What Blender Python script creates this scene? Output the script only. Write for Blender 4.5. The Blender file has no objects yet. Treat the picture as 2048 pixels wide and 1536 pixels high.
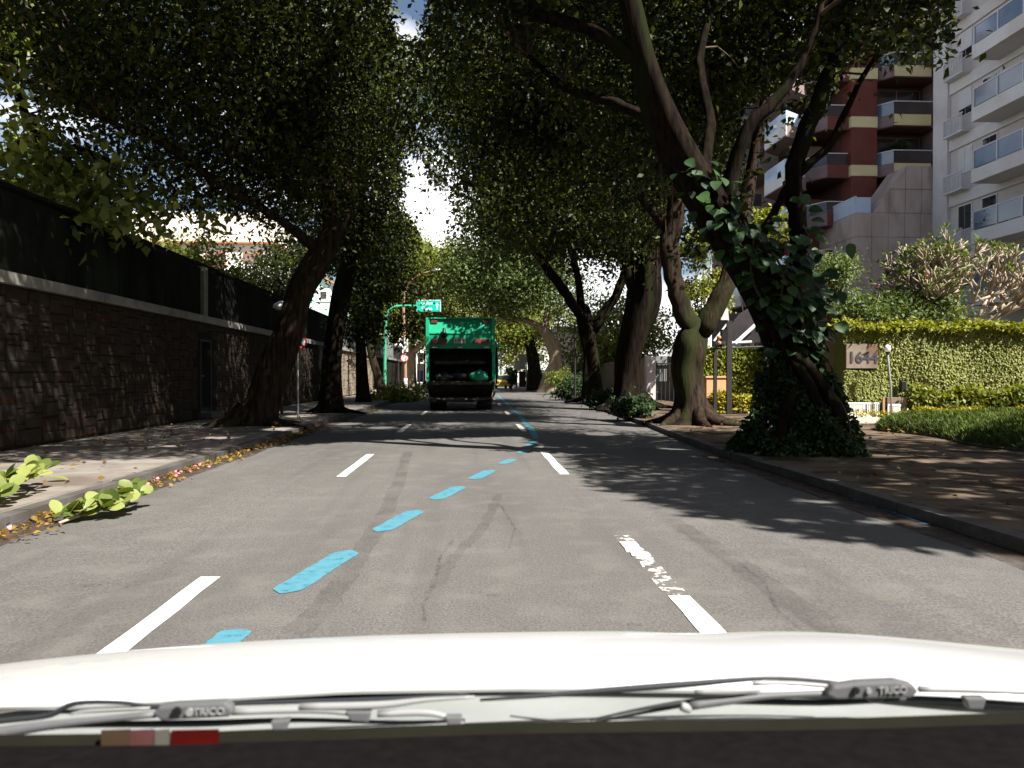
import bpy, math, random
import numpy as np
from mathutils import Vector, Matrix, Euler

random.seed(11)
rng = np.random.default_rng(11)
scene = bpy.context.scene
col = scene.collection
R = math.radians

# ------------------------------------------------------------------ camera
F = 1570.0                       # focal length in pixels of the 2048 wide photograph
CAM = Vector((0.0, 0.0, 1.35))
YAW = math.atan(79 / F)          # the street runs along +Y, the lens looks a little to the right of it
PITCH = math.atan(16 / F)
cd = bpy.data.cameras.new('camera')
cd.sensor_width = 36.0
cd.lens = F / 2048 * 36.0
cd.clip_start = 0.05
cd.clip_end = 2000
cd.dof.use_dof = True
cd.dof.focus_distance = 14.0
cd.dof.aperture_fstop = 8.0
cam = bpy.data.objects.new('camera', cd)
cam.location = CAM
cam.rotation_euler = Euler((R(90) - PITCH, 0, -YAW), 'XYZ')
col.objects.link(cam)
scene.camera = cam
CM = cam.rotation_euler.to_matrix()

# ------------------------------------------------------------------ sky, sun, exposure
SUN = Vector((0.62, -0.57, 1.0))          # towards the sun: behind the camera, to the right
ELEV = math.atan2(SUN.z, math.hypot(SUN.x, SUN.y))
world = bpy.data.worlds.new('World')
scene.world = world
world.use_nodes = True
wn, wl = world.node_tree.nodes, world.node_tree.links
wn.clear()
sky = wn.new('ShaderNodeTexSky')
sky.sky_type = 'NISHITA'
sky.sun_disc = False
sky.sun_elevation = ELEV
sky.sun_rotation = math.atan2(SUN.x, SUN.y)
sky.air_density = 1.0
sky.dust_density = 1.6
sky.ozone_density = 1.2
wtc = wn.new('ShaderNodeTexCoord')
wno = wn.new('ShaderNodeTexNoise')
wno.inputs['Scale'].default_value = 3.2
wno.inputs['Detail'].default_value = 6
wmp = wn.new('ShaderNodeMapping')
wmp.inputs['Scale'].default_value = (1, 1, 2.4)
wrp = wn.new('ShaderNodeValToRGB')
wrp.color_ramp.elements[0].position = 0.53
wrp.color_ramp.elements[1].position = 0.68
wmix = wn.new('ShaderNodeMixRGB')
wmix.inputs[2].default_value = (15, 15, 15.2, 1)      # thin bright cloud
wbg = wn.new('ShaderNodeBackground')
wbg.inputs['Strength'].default_value = 0.05
wout = wn.new('ShaderNodeOutputWorld')
wl.new(wtc.outputs['Generated'], wmp.inputs['Vector'])
wl.new(wmp.outputs['Vector'], wno.inputs['Vector'])
wsp = wn.new('ShaderNodeSeparateXYZ')
wl.new(wtc.outputs['Generated'], wsp.inputs['Vector'])
whz = wn.new('ShaderNodeMath'); whz.operation = 'MULTIPLY_ADD'      # more cloud low down
whz.inputs[1].default_value = -0.42; whz.inputs[2].default_value = 0.17
wl.new(wsp.outputs['Z'], whz.inputs[0])
wad = wn.new('ShaderNodeMath'); wad.operation = 'ADD'
wl.new(wno.outputs['Fac'], wad.inputs[0]); wl.new(whz.outputs['Value'], wad.inputs[1])
wl.new(wad.outputs['Value'], wrp.inputs['Fac'])
wl.new(wrp.outputs['Color'], wmix.inputs[0])
wl.new(sky.outputs['Color'], wmix.inputs[1])
wl.new(wmix.outputs['Color'], wbg.inputs['Color'])
wl.new(wbg.outputs['Background'], wout.inputs['Surface'])

sd = bpy.data.lights.new('sun', 'SUN')
sd.energy = 5.0
sd.angle = R(0.53)
sd.color = (1.0, 0.962, 0.905)
sun = bpy.data.objects.new('sun', sd)
sun.rotation_euler = SUN.to_track_quat('Z', 'Y').to_euler()
sun.location = (12, -12, 30)
col.objects.link(sun)

vs = scene.view_settings
vs.view_transform = 'Standard'
vs.look = 'None'
vs.gamma = 1.0
vs.use_curve_mapping = False
vs.exposure = 1.28
scene.cycles.max_bounces = 5
scene.cycles.diffuse_bounces = 2
scene.cycles.glossy_bounces = 2
scene.cycles.transmission_bounces = 2
scene.cycles.transparent_max_bounces = 6
scene.cycles.caustics_reflective = False
scene.cycles.caustics_refractive = False
scene.cycles.use_denoising = True
scene.render.film_transparent = False

# ------------------------------------------------------------------ helpers
def ray(px, py):
    d = CM @ Vector(((px - 1024) / F, -(py - 768) / F, -1.0))
    return d

def P(px, py, Y):
    """point of the photograph's line of sight at street distance Y"""
    d = ray(px, py)
    return CAM + d * (Y / d.y)

def PX(px, py, X):
    d = ray(px, py)
    return CAM + d * (X / d.x)

def G(px, py, z=0.0):
    d = ray(px, py)
    return CAM + d * ((z - CAM.z) / d.z)

def adopt(o, parent, local=False):
    """parts are written in street coordinates unless local"""
    o.parent = parent
    if not local: o.matrix_parent_inverse = parent.matrix_basis.inverted()
    return o

class MB:
    def __init__(s):
        s.v, s.f = [], []
    def add(s, vs_, fs):
        n = len(s.v)
        s.v += [tuple(p) for p in vs_]
        s.f += [tuple(i + n for i in f) for f in fs]
        return s
    def box(s, x0, x1, y0, y1, z0, z1):
        return s.add([(x0,y0,z0),(x1,y0,z0),(x1,y1,z0),(x0,y1,z0),(x0,y0,z1),(x1,y0,z1),(x1,y1,z1),(x0,y1,z1)],
                     [(0,3,2,1),(4,5,6,7),(0,1,5,4),(1,2,6,5),(2,3,7,6),(3,0,4,7)])
    def prism(s, poly, z0, z1):                       # plan polygon (counter-clockwise) pulled up
        n = len(poly)
        v = [(x, y, z0) for x, y in poly] + [(x, y, z1) for x, y in poly]
        f = [tuple(range(n-1, -1, -1)), tuple(range(n, 2*n))]
        f += [(i, (i+1) % n, n + (i+1) % n, n + i) for i in range(n)]
        return s.add(v, f)
    def slab(s, pts, d):                              # 3-D polygon pushed along vector d
        n = len(pts); d = Vector(d)
        v = [Vector(p) for p in pts] + [Vector(p) + d for p in pts]
        f = [tuple(range(n-1, -1, -1)), tuple(range(n, 2*n))]
        f += [(i, (i+1) % n, n + (i+1) % n, n + i) for i in range(n)]
        return s.add(v, f)
    def cyl(s, a, b, r0, r1=None, n=12, cap=True):
        return s.tube([a, b], [r0, r0 if r1 is None else r1], n, cap)
    def tube(s, pts, rad, n=8, cap=True, flute=None):
        pts = [Vector(p) for p in pts]
        m = len(pts)
        base = len(s.v)
        up = None
        for i, p in enumerate(pts):
            t = (pts[min(i+1, m-1)] - pts[max(i-1, 0)])
            if t.length < 1e-9: t = Vector((0, 0, 1))
            t.normalize()
            if up is None:
                up = Vector((0, 1, 0)) if abs(t.y) < 0.9 else Vector((1, 0, 0))
            u = (up - t * up.dot(t)).normalized()
            w = t.cross(u); up = u
            for k in range(n):
                a = 2 * math.pi * k / n
                r = rad[i] * (flute(a, i / (m - 1)) if flute else 1.0)
                s.v.append(tuple(p + (u * math.cos(a) + w * math.sin(a)) * r))
        for i in range(m - 1):
            for k in range(n):
                k2 = (k + 1) % n
                s.f.append((base + i*n + k, base + i*n + k2, base + (i+1)*n + k2, base + (i+1)*n + k))
        if cap:
            s.f.append(tuple(base + k for k in range(n-1, -1, -1)))
            s.f.append(tuple(base + (m-1)*n + k for k in range(n)))
        return s
    def lathe(s, c, prof, n=16, axis='z'):            # prof: list of (r, h)
        c = Vector(c); base = len(s.v)
        for r, h in prof:
            for k in range(n):
                a = 2 * math.pi * k / n
                x, y = r * math.cos(a), r * math.sin(a)
                q = {'z': (x, y, h), 'x': (h, x, y), 'y': (x, h, y)}[axis]
                s.v.append(tuple(c + Vector(q)))
        for i in range(len(prof) - 1):
            for k in range(n):
                k2 = (k + 1) % n
                s.f.append((base + i*n + k, base + i*n + k2, base + (i+1)*n + k2, base + (i+1)*n + k))
        s.f.append(tuple(base + k for k in range(n-1, -1, -1)))
        s.f.append(tuple(base + (len(prof)-1)*n + k for k in range(n)))
        return s
    def mesh(s, name):
        me = bpy.data.meshes.new(name)
        me.from_pydata(s.v, [], s.f)
        me.update()
        return me
    def build(s, name, mat, parent=None, smooth=False, bevel=0.0, kind=None, local=False):
        me = s.mesh(name)
        o = bpy.data.objects.new(name, me)
        col.objects.link(o)
        if mat is not None: me.materials.append(mat)
        if smooth:
            me.polygons.foreach_set('use_smooth', [True] * len(me.polygons))
        if bevel:
            b = o.modifiers.new('bevel', 'BEVEL'); b.width = bevel; b.segments = 2
            b.limit_method = 'ANGLE'; b.angle_limit = R(40)
        if parent is not None: adopt(o, parent, local)
        if kind: o['kind'] = kind
        return o

def tag(o, label=None, cat=None, group=None, kind=None):
    if label: o['label'] = label
    if cat: o['category'] = cat
    if group: o['group'] = group
    if kind: o['kind'] = kind
    return o

def empty(name, loc=(0, 0, 0), rz=0.0, label=None, cat=None, group=None):
    o = bpy.data.objects.new(name, None)
    o.location = loc; o.rotation_euler = (0, 0, rz)
    o.empty_display_size = 0.2
    col.objects.link(o)
    return tag(o, label, cat, group)

def catmull(pts, sub):
    pts = [np.array(p, float) for p in pts]
    q = [2*pts[0] - pts[1]] + pts + [2*pts[-1] - pts[-2]]
    out = []
    for i in range(1, len(q) - 2):
        for k in range(sub):
            t = k / sub
            a, b, c, d = q[i-1], q[i], q[i+1], q[i+2]
            out.append(0.5 * ((2*b) + (-a + c)*t + (2*a - 5*b + 4*c - d)*t*t + (-a + 3*b - 3*c + d)*t**3))
    out.append(pts[-1])
    return out

def text_mesh(txt, size, depth=0.0, bold=False):
    cu = bpy.data.curves.new('lettering', 'FONT')
    cu.body = txt; cu.size = size; cu.extrude = depth
    cu.align_x = 'CENTER'; cu.align_y = 'CENTER'
    cu.resolution_u = 3
    if bold: cu.offset = size * 0.02
    ob = bpy.data.objects.new('lettering', cu)
    col.objects.link(ob)
    dg = bpy.context.evaluated_depsgraph_get()
    me = bpy.data.meshes.new_from_object(ob.evaluated_get(dg))
    bpy.data.objects.remove(ob); bpy.data.curves.remove(cu)
    return me

def lettering(name, txt, size, loc, rot, mat, parent, depth=0.004, bold=False, local=False):
    o = bpy.data.objects.new(name, text_mesh(txt, size, depth, bold))
    o.data.materials.clear(); o.data.materials.append(mat)
    o.location = loc; o.rotation_euler = rot
    col.objects.link(o); adopt(o, parent, local)
    return o

# ------------------------------------------------------------------ materials
def mat(name, c, c2=None, rough=0.7, scale=5.0, detail=5, bump=0.0, bscale=None, spec=0.3, metal=0.0,
        stretch=(1, 1, 1), lo=0.35, hi=0.65, coords='Object', c3=None, c3scale=0.7, c3lo=0.5, c3hi=0.62, coat=0.0):
    m = bpy.data.materials.new(name); m.use_nodes = True
    n, l = m.node_tree.nodes, m.node_tree.links
    b = n['Principled BSDF']
    b.inputs['Roughness'].default_value = rough
    b.inputs['Specular IOR Level'].default_value = spec
    b.inputs['Metallic'].default_value = metal
    b.inputs['Coat Weight'].default_value = coat
    b.inputs['Base Color'].default_value = (*c, 1)
    if c2 is None and not bump: return m
    tc = n.new('ShaderNodeTexCoord'); mp = n.new('ShaderNodeMapping')
    mp.inputs['Scale'].default_value = stretch
    l.new(tc.outputs[coords], mp.inputs['Vector'])
    if c2 is not None:
        no = n.new('ShaderNodeTexNoise'); no.inputs['Scale'].default_value = scale
        no.inputs['Detail'].default_value = detail; no.inputs['Roughness'].default_value = 0.62
        rp = n.new('ShaderNodeValToRGB')
        rp.color_ramp.elements[0].position = lo; rp.color_ramp.elements[0].color = (*c, 1)
        rp.color_ramp.elements[1].position = hi; rp.color_ramp.elements[1].color = (*c2, 1)
        l.new(mp.outputs['Vector'], no.inputs['Vector']); l.new(no.outputs['Fac'], rp.inputs['Fac'])
        out = rp.outputs['Color']
        if c3 is not None:
            n3 = n.new('ShaderNodeTexNoise'); n3.inputs['Scale'].default_value = c3scale
            n3.inputs['Detail'].default_value = 4
            r3 = n.new('ShaderNodeValToRGB')
            r3.color_ramp.elements[0].position = c3lo; r3.color_ramp.elements[1].position = c3hi
            mx = n.new('ShaderNodeMixRGB'); mx.inputs[2].default_value = (*c3, 1)
            l.new(mp.outputs['Vector'], n3.inputs['Vector']); l.new(n3.outputs['Fac'], r3.inputs['Fac'])
            l.new(r3.outputs['Color'], mx.inputs[0]); l.new(out, mx.inputs[1])
            out = mx.outputs['Color']
        l.new(out, b.inputs['Base Color'])
    if bump:
        nb = n.new('ShaderNodeTexNoise'); nb.inputs['Scale'].default_value = bscale or scale * 3
        nb.inputs['Detail'].default_value = 6
        bp = n.new('ShaderNodeBump'); bp.inputs['Strength'].default_value = bump; bp.inputs['Distance'].default_value = 0.30 / (bscale or scale * 3)
        l.new(mp.outputs['Vector'], nb.inputs['Vector']); l.new(nb.outputs['Fac'], bp.inputs['Height'])
        l.new(bp.outputs['Normal'], b.inputs['Normal'])
    return m

def paint_worn(name, c, lo, hi, scale=9.0, c2=None, top=1.0):
    """road paint: worn through to the asphalt where the noise says so"""
    m = mat(name, c, c2 or tuple(x * 0.8 for x in c), rough=0.75, scale=14, spec=0.2)
    n, l = m.node_tree.nodes, m.node_tree.links
    tc = n.new('ShaderNodeTexCoord'); no = n.new('ShaderNodeTexNoise')
    no.inputs['Scale'].default_value = scale; no.inputs['Detail'].default_value = 8
    no.inputs['Roughness'].default_value = 0.7
    rp = n.new('ShaderNodeValToRGB')
    rp.color_ramp.elements[0].position = lo; rp.color_ramp.elements[1].position = hi
    l.new(tc.outputs['Object'], no.inputs['Vector']); l.new(no.outputs['Fac'], rp.inputs['Fac'])
    rp.color_ramp.elements[1].color = (top, top, top, 1)
    l.new(rp.outputs['Color'], n['Principled BSDF'].inputs['Alpha'])
    return m

def leafmat(name, dark, light, trans=0.35, rough=0.5, spec=0.22):
    m = bpy.data.materials.new(name); m.use_nodes = True
    n, l = m.node_tree.nodes, m.node_tree.links
    b = n['Principled BSDF']; out = n['Material Output']
    at = n.new('ShaderNodeAttribute'); at.attribute_name = 'tint'
    rp = n.new('ShaderNodeValToRGB')
    rp.color_ramp.elements[0].color = (*dark, 1); rp.color_ramp.elements[1].color = (*light, 1)
    l.new(at.outputs['Fac'], rp.inputs['Fac'])
    l.new(rp.outputs['Color'], b.inputs['Base Color'])
    b.inputs['Roughness'].default_value = rough
    b.inputs['Specular IOR Level'].default_value = spec
    tr = n.new('ShaderNodeBsdfTranslucent')
    gm = n.new('ShaderNodeMixRGB'); gm.blend_type = 'MULTIPLY'; gm.inputs[0].default_value = 1
    gm.inputs[2].default_value = (1.25, 1.15, 0.35, 1)
    l.new(rp.outputs['Color'], gm.inputs[1]); l.new(gm.outputs['Color'], tr.inputs['Color'])
    mx = n.new('ShaderNodeMixShader'); mx.inputs[0].default_value = trans
    l.new(b.outputs['BSDF'], mx.inputs[1]); l.new(tr.outputs['BSDF'], mx.inputs[2])
    l.new(mx.outputs['Shader'], out.inputs['Surface'])
    return m

M = {}
def asphalt():
    m = mat('asphalt', (0.064, 0.0615, 0.058), (0.200, 0.190, 0.176), rough=0.92, scale=70, detail=4, bump=0.5, bscale=110, spec=0.12, lo=0.30, hi=0.72)
    n, l = m.node_tree.nodes, m.node_tree.links
    b = n['Principled BSDF']; src = b.inputs['Base Color'].links[0].from_socket
    tc = n.new('ShaderNodeTexCoord')
    prev = src
    for sc_, st, lo, hi, c, amt in ((0.5, (1, .35, 1), .38, .70, (0.070, 0.065, 0.060), .55), (2.6, (1, 1, 1), .50, .68, (0.165, 0.152, 0.138), .45), (0.9, (3.2, .12, 1), .52, .66, (0.075, 0.071, 0.067), .30)):
        mp = n.new('ShaderNodeMapping'); mp.inputs['Scale'].default_value = st
        no = n.new('ShaderNodeTexNoise'); no.inputs['Scale'].default_value = sc_; no.inputs['Detail'].default_value = 6
        rp = n.new('ShaderNodeValToRGB'); rp.color_ramp.elements[0].position = lo; rp.color_ramp.elements[1].position = hi
        rp.color_ramp.elements[1].color = (amt, amt, amt, 1)
        mx = n.new('ShaderNodeMixRGB'); mx.inputs[2].default_value = (*c, 1)
        l.new(tc.outputs['Object'], mp.inputs['Vector']); l.new(mp.outputs['Vector'], no.inputs['Vector']); l.new(no.outputs['Fac'], rp.inputs['Fac'])
        l.new(rp.outputs['Color'], mx.inputs[0]); l.new(prev, mx.inputs[1]); prev = mx.outputs['Color']
    l.new(prev, b.inputs['Base Color'])
    return m
M['asphalt'] = asphalt()
M['tar'] = paint_worn('tar_seam', (0.060, 0.055, 0.050), 0.34, 0.80, 2.0, top=0.30)
M['crack'] = paint_worn('road_crack', (0.03, 0.028, 0.026), 0.42, 0.66, 9.0, top=0.36)
M['white_paint'] = paint_worn('white_road_paint', (0.80, 0.77, 0.70), 0.22, 0.34, 11)
M['worn_paint'] = paint_worn('worn_white_road_paint', (0.80, 0.75, 0.66), 0.50, 0.56, 9)
M['blue_paint'] = paint_worn('blue_road_paint', (0.058, 0.195, 0.255), 0.24, 0.42, 14, c2=(0.085, 0.24, 0.29))
M['pavement'] = mat('pavement_concrete', (0.170, 0.149, 0.128), (0.255, 0.225, 0.191), rough=0.9, scale=2.2, bump=0.25, bscale=40,
                    c3=(0.13, 0.105, 0.085), c3scale=0.9, c3lo=0.5, c3hi=0.66)
M['dirt'] = mat('dirt_pavement', (0.105, 0.077, 0.053), (0.167, 0.127, 0.090), rough=0.95, spec=0.04, scale=2.6, bump=0.6, bscale=22,
                c3=(0.055, 0.042, 0.03), c3scale=1.1, c3lo=0.48, c3hi=0.62)
M['path'] = mat('pale_path', (0.42, 0.34, 0.25), (0.55, 0.46, 0.35), rough=0.9, scale=4, bump=0.2)
M['kerb'] = mat('kerb_granite', (0.0686, 0.0630, 0.0581), (0.1155, 0.1078, 0.1001), rough=0.85, scale=6, bump=0.4, bscale=30, c3=(0.07, 0.06, 0.05), c3scale=1.5)
M['ground'] = mat('ground_soil', (0.11, 0.09, 0.06), (0.17, 0.14, 0.10), rough=0.95, scale=0.8, bump=0.3)
M['mortar'] = mat('mortar', (0.0176, 0.0144, 0.0120), (0.0264, 0.0224, 0.0176), rough=0.95, spec=0.04, scale=8, bump=0.4)
M['stone_a'] = mat('rubble_stone_brown', (0.0375, 0.0277, 0.0210), (0.0585, 0.0442, 0.0345), rough=0.9, spec=0.04, scale=5, bump=0.7, bscale=14, c3=(0.04, 0.035, 0.026), c3scale=2)  # near rubble: the wall's shade is put into these dark stone colours
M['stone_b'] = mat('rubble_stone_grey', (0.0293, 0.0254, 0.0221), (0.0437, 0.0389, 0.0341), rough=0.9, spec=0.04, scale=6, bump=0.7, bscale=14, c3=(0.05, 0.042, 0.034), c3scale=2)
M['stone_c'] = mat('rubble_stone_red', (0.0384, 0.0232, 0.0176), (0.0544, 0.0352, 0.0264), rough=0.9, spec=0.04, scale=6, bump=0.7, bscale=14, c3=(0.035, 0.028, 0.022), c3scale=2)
M['stone_sunlit'] = mat('sunlit_rubble_stone', (0.20, 0.155, 0.11), (0.30, 0.245, 0.18), rough=0.9, scale=5, bump=0.6, bscale=14, c3=(0.11, 0.09, 0.065), c3scale=2)  # lit copy of the rubble: sun on the far stretch put into the colour
M['hedge_core'] = mat('hedge_core', (0.07, 0.085, 0.02), (0.11, 0.125, 0.03), rough=0.95, scale=9)
M['gutter'] = paint_worn('gutter_dirt', (0.085, 0.056, 0.036), 0.30, 0.62, 3.5, top=0.85)
M['kerb_blue'] = paint_worn('faded_blue_paint', (0.05, 0.14, 0.19), 0.40, 0.62, 6, top=0.8)
M['coping'] = mat('pale_coping', (0.204, 0.194, 0.173), (0.286, 0.272, 0.245), rough=0.85, scale=3, bump=0.2, c3=(0.16, 0.15, 0.13), c3scale=1.3, c3lo=0.55, c3hi=0.7)
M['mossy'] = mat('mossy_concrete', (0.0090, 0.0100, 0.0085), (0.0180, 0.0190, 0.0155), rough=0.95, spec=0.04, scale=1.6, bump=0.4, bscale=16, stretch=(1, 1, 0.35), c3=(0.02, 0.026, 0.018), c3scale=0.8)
M['pale_stain'] = mat('pale_stained_concrete', (0.16, 0.16, 0.14), (0.24, 0.24, 0.21), rough=0.95, scale=3)
M['iron'] = mat('dark_iron', (0.02, 0.02, 0.02), (0.035, 0.03, 0.028), rough=0.6, scale=8)
M['greyiron'] = mat('grey_painted_iron', (0.16, 0.175, 0.17), (0.23, 0.24, 0.235), rough=0.6, scale=8)
M['door'] = mat('dark_door', (0.025, 0.028, 0.03), (0.04, 0.04, 0.042), rough=0.6, scale=6, stretch=(6, 1, 0.4))
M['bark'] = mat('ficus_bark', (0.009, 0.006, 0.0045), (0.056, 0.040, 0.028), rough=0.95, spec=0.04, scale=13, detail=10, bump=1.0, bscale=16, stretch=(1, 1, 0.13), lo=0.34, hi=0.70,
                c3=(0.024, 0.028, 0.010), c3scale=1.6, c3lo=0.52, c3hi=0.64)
M['bark_shaded'] = mat('shaded_ficus_bark', (0.004, 0.003, 0.0024), (0.024, 0.017, 0.012), rough=0.95, spec=0.04, scale=13, detail=10, bump=1.0, bscale=16, stretch=(1, 1, 0.13), lo=0.34, hi=0.74,
                c3=(0.014, 0.017, 0.006), c3scale=1.6, c3lo=0.52, c3hi=0.64)  # shaded copy of the ficus bark: deep shade put into the colour
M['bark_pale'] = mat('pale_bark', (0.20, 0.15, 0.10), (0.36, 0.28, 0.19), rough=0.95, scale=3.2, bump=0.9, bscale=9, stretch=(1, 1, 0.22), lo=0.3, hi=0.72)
M['twig'] = mat('twig_bark', (0.06, 0.045, 0.03), (0.12, 0.09, 0.06), rough=0.95, spec=0.04, scale=6)
M['plumeria_bark'] = mat('plumeria_bark', (0.30, 0.24, 0.17), (0.42, 0.34, 0.25), rough=0.85, scale=7, bump=0.3)
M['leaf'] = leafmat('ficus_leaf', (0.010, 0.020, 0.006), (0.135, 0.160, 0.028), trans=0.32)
M['leaf_far'] = leafmat('sunny_leaf', (0.08, 0.11, 0.018), (0.31, 0.34, 0.07), trans=0.40)  # brighter leaf: sunlight on the far crowns is put into the colour
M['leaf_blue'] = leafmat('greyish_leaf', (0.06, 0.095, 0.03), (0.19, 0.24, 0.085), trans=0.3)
M['leaf_big'] = leafmat('broad_leaf', (0.09, 0.14, 0.03), (0.34, 0.38, 0.12), trans=0.4, rough=0.35)
M['leaf_ivy'] = leafmat('ivy_leaf', (0.016, 0.036, 0.014), (0.055, 0.09, 0.03), trans=0.2)
M['leaf_vine'] = leafmat('climber_leaf', (0.012, 0.032, 0.012), (0.05, 0.10, 0.03), trans=0.25, rough=0.5, spec=0.25)
M['leaf_hedge'] = leafmat('creeping_fig_leaf', (0.15, 0.175, 0.035), (0.30, 0.31, 0.085), trans=0.2)
M['leaf_fringe'] = leafmat('fringe_leaf', (0.11, 0.15, 0.018), (0.36, 0.36, 0.05), trans=0.3)
M['leaf_yellow'] = leafmat('golden_shrub_leaf', (0.20, 0.20, 0.02), (0.50, 0.43, 0.04), trans=0.3)
M['grass'] = leafmat('grass_blade', (0.045, 0.075, 0.014), (0.13, 0.18, 0.04), trans=0.3)
M['litter'] = leafmat('fallen_leaf', (0.09, 0.04, 0.015), (0.30, 0.21, 0.04), trans=0.2, rough=0.7)
M['petal'] = mat('pink_petal', (0.62, 0.13, 0.22), (0.75, 0.28, 0.36), rough=0.6, scale=20)
M['glass'] = mat('window_glass', (0.02, 0.025, 0.03), rough=0.06, spec=0.8)
M['blueglass'] = mat('blue_tinted_glass', (0.10, 0.15, 0.23), (0.16, 0.21, 0.29), rough=0.12, spec=0.7, scale=0.6)
M['paleglass'] = mat('pale_blue_glass', (0.42, 0.52, 0.68), (0.52, 0.62, 0.76), rough=0.12, spec=0.6, scale=0.5)
M['smokeglass'] = mat('smoked_glass', (0.035, 0.03, 0.035), (0.06, 0.05, 0.055), rough=0.1, spec=0.7, scale=0.8)
M['whitewall'] = mat('white_facade', (0.64, 0.63, 0.64), (0.72, 0.71, 0.71), rough=0.8, scale=0.8, bump=0.05, c3=(0.60, 0.57, 0.56), c3scale=0.4)
M['pinkwall'] = mat('pinkish_facade', (0.54, 0.50, 0.49), (0.61, 0.57, 0.56), rough=0.85, scale=1.5, bump=0.05)
M['concrete'] = mat('warm_concrete_panel', (0.40, 0.32, 0.285), (0.50, 0.41, 0.37), rough=0.85, scale=1.2, bump=0.12, bscale=25, stretch=(1, 1, 0.4), c3=(0.33, 0.265, 0.24), c3scale=0.8)
M['redpanel'] = mat('dark_red_cladding', (0.1162, 0.0263, 0.0188), (0.1500, 0.0375, 0.0263), rough=0.55, scale=1.0, spec=0.4)
M['brownpanel'] = mat('dark_brown_recess', (0.075, 0.035, 0.03), (0.10, 0.05, 0.042), rough=0.7, scale=1.0)
M['mauve'] = mat('mauve_concrete', (0.2016, 0.1440, 0.1440), (0.2448, 0.1800, 0.1800), rough=0.8, scale=1.3)
M['creamband'] = mat('cream_band', (0.62, 0.55, 0.30), (0.70, 0.62, 0.36), rough=0.75, scale=1.0)
M['palegrey'] = mat('pale_grey_metal', (0.60, 0.60, 0.62), (0.66, 0.66, 0.68), rough=0.5, scale=2)
M['frame'] = mat('white_window_frame', (0.72, 0.72, 0.72), rough=0.5)
M['curtain'] = mat('curtain', (0.20, 0.14, 0.12), (0.28, 0.20, 0.17), rough=0.9, scale=4, stretch=(8, 8, 0.3))
M['mint'] = mat('mint_render', (0.42, 0.62, 0.58), (0.48, 0.68, 0.64), rough=0.85, scale=1.5)
M['cream'] = mat('cream_render', (0.72, 0.68, 0.58), (0.80, 0.76, 0.66), rough=0.85, scale=0.8)
M['tile'] = mat('clay_tile', (0.42, 0.17, 0.08), (0.52, 0.24, 0.12), rough=0.85, scale=5, stretch=(1, 6, 1))
M['truckgreen'] = mat('truck_green_paint', (0.010, 0.33, 0.165), (0.016, 0.40, 0.21), rough=0.42, scale=2.2, spec=0.4, c3=(0.02, 0.20, 0.11), c3scale=1.6, c3lo=0.55, c3hi=0.72)
M['truckdark'] = mat('grimy_steel', (0.0100, 0.0100, 0.0100), (0.0275, 0.0230, 0.0200), rough=0.75, spec=0.04, scale=4)
M['grime'] = mat('dirty_brown_steel', (0.0300, 0.0225, 0.0175), (0.0600, 0.0475, 0.0375), rough=0.85, scale=5)
M['rubber'] = mat('tyre_rubber', (0.018, 0.018, 0.018), (0.028, 0.027, 0.026), rough=0.85, scale=10)
M['bag'] = mat('black_bin_bag', (0.012, 0.012, 0.014), rough=0.3, spec=0.5, bump=0.5, bscale=12)
M['bag_green'] = mat('green_bin_bag', (0.02, 0.30, 0.15), (0.03, 0.36, 0.20), rough=0.4, scale=9, bump=0.5, bscale=14)
M['bag_pale'] = mat('pale_sack', (0.1600, 0.1520, 0.1360), (0.2000, 0.1880, 0.1680), rough=0.6, scale=9, bump=0.5, bscale=14)
M['redlens'] = mat('red_reflector', (0.13, 0.035, 0.03), (0.20, 0.05, 0.045), rough=0.3, scale=6)
M['white'] = mat('white_enamel', (0.80, 0.80, 0.78), rough=0.5)
M['black'] = mat('black_enamel', (0.012, 0.012, 0.013), rough=0.45)
M['plate'] = mat('number_plate', (0.55, 0.52, 0.46), (0.68, 0.65, 0.58), rough=0.5, scale=18)
M['signgreen'] = mat('sign_green', (0.0, 0.50, 0.33), (0.0, 0.55, 0.37), rough=0.4, scale=2)
M['polegreen'] = mat('green_pole_paint', (0.03, 0.30, 0.16), (0.06, 0.38, 0.22), rough=0.5, scale=6)
M['signred'] = mat('sign_red', (0.50, 0.012, 0.02), (0.55, 0.02, 0.03), rough=0.4, scale=5)
M['concretepole'] = mat('brown_concrete_pole', (0.28, 0.17, 0.11), (0.36, 0.23, 0.15), rough=0.85, scale=5, stretch=(1, 1, 0.3))
M['galv'] = mat('galvanised_steel', (0.42, 0.43, 0.43), (0.5, 0.5, 0.5), rough=0.45, metal=0.3, scale=8)
M['yellowcar'] = mat('yellow_car_paint', (0.60, 0.42, 0.02), rough=0.3, spec=0.5, coat=0.5)
M['purple'] = mat('purple_print', (0.16, 0.12, 0.30), (0.22, 0.17, 0.36), rough=0.5, scale=3)
M['orangewood'] = mat('orange_planter', (0.55, 0.30, 0.14), (0.62, 0.37, 0.19), rough=0.8, scale=4)
M['plaque'] = mat('pale_stone_plaque', (0.17, 0.135, 0.105), (0.24, 0.195, 0.15), rough=0.85, scale=5, c3=(0.14, 0.08, 0.05), c3scale=1.2)
M['digit'] = mat('dark_metal_digit', (0.05, 0.05, 0.06), rough=0.5)
M['globe'] = mat('white_lamp_globe', (0.85, 0.85, 0.83), rough=0.4)
M['hood'] = mat('white_car_paint', (0.80, 0.80, 0.80), rough=0.22, spec=0.5, coat=0.6)
M['cowl'] = mat('grey_cowl_plastic', (0.225, 0.235, 0.222), (0.27, 0.28, 0.268), rough=0.5, scale=9)
M['wipergrey'] = mat('grey_wiper_metal', (0.0990, 0.0990, 0.1020), (0.1200, 0.1200, 0.1230), rough=0.45, scale=14)
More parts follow.
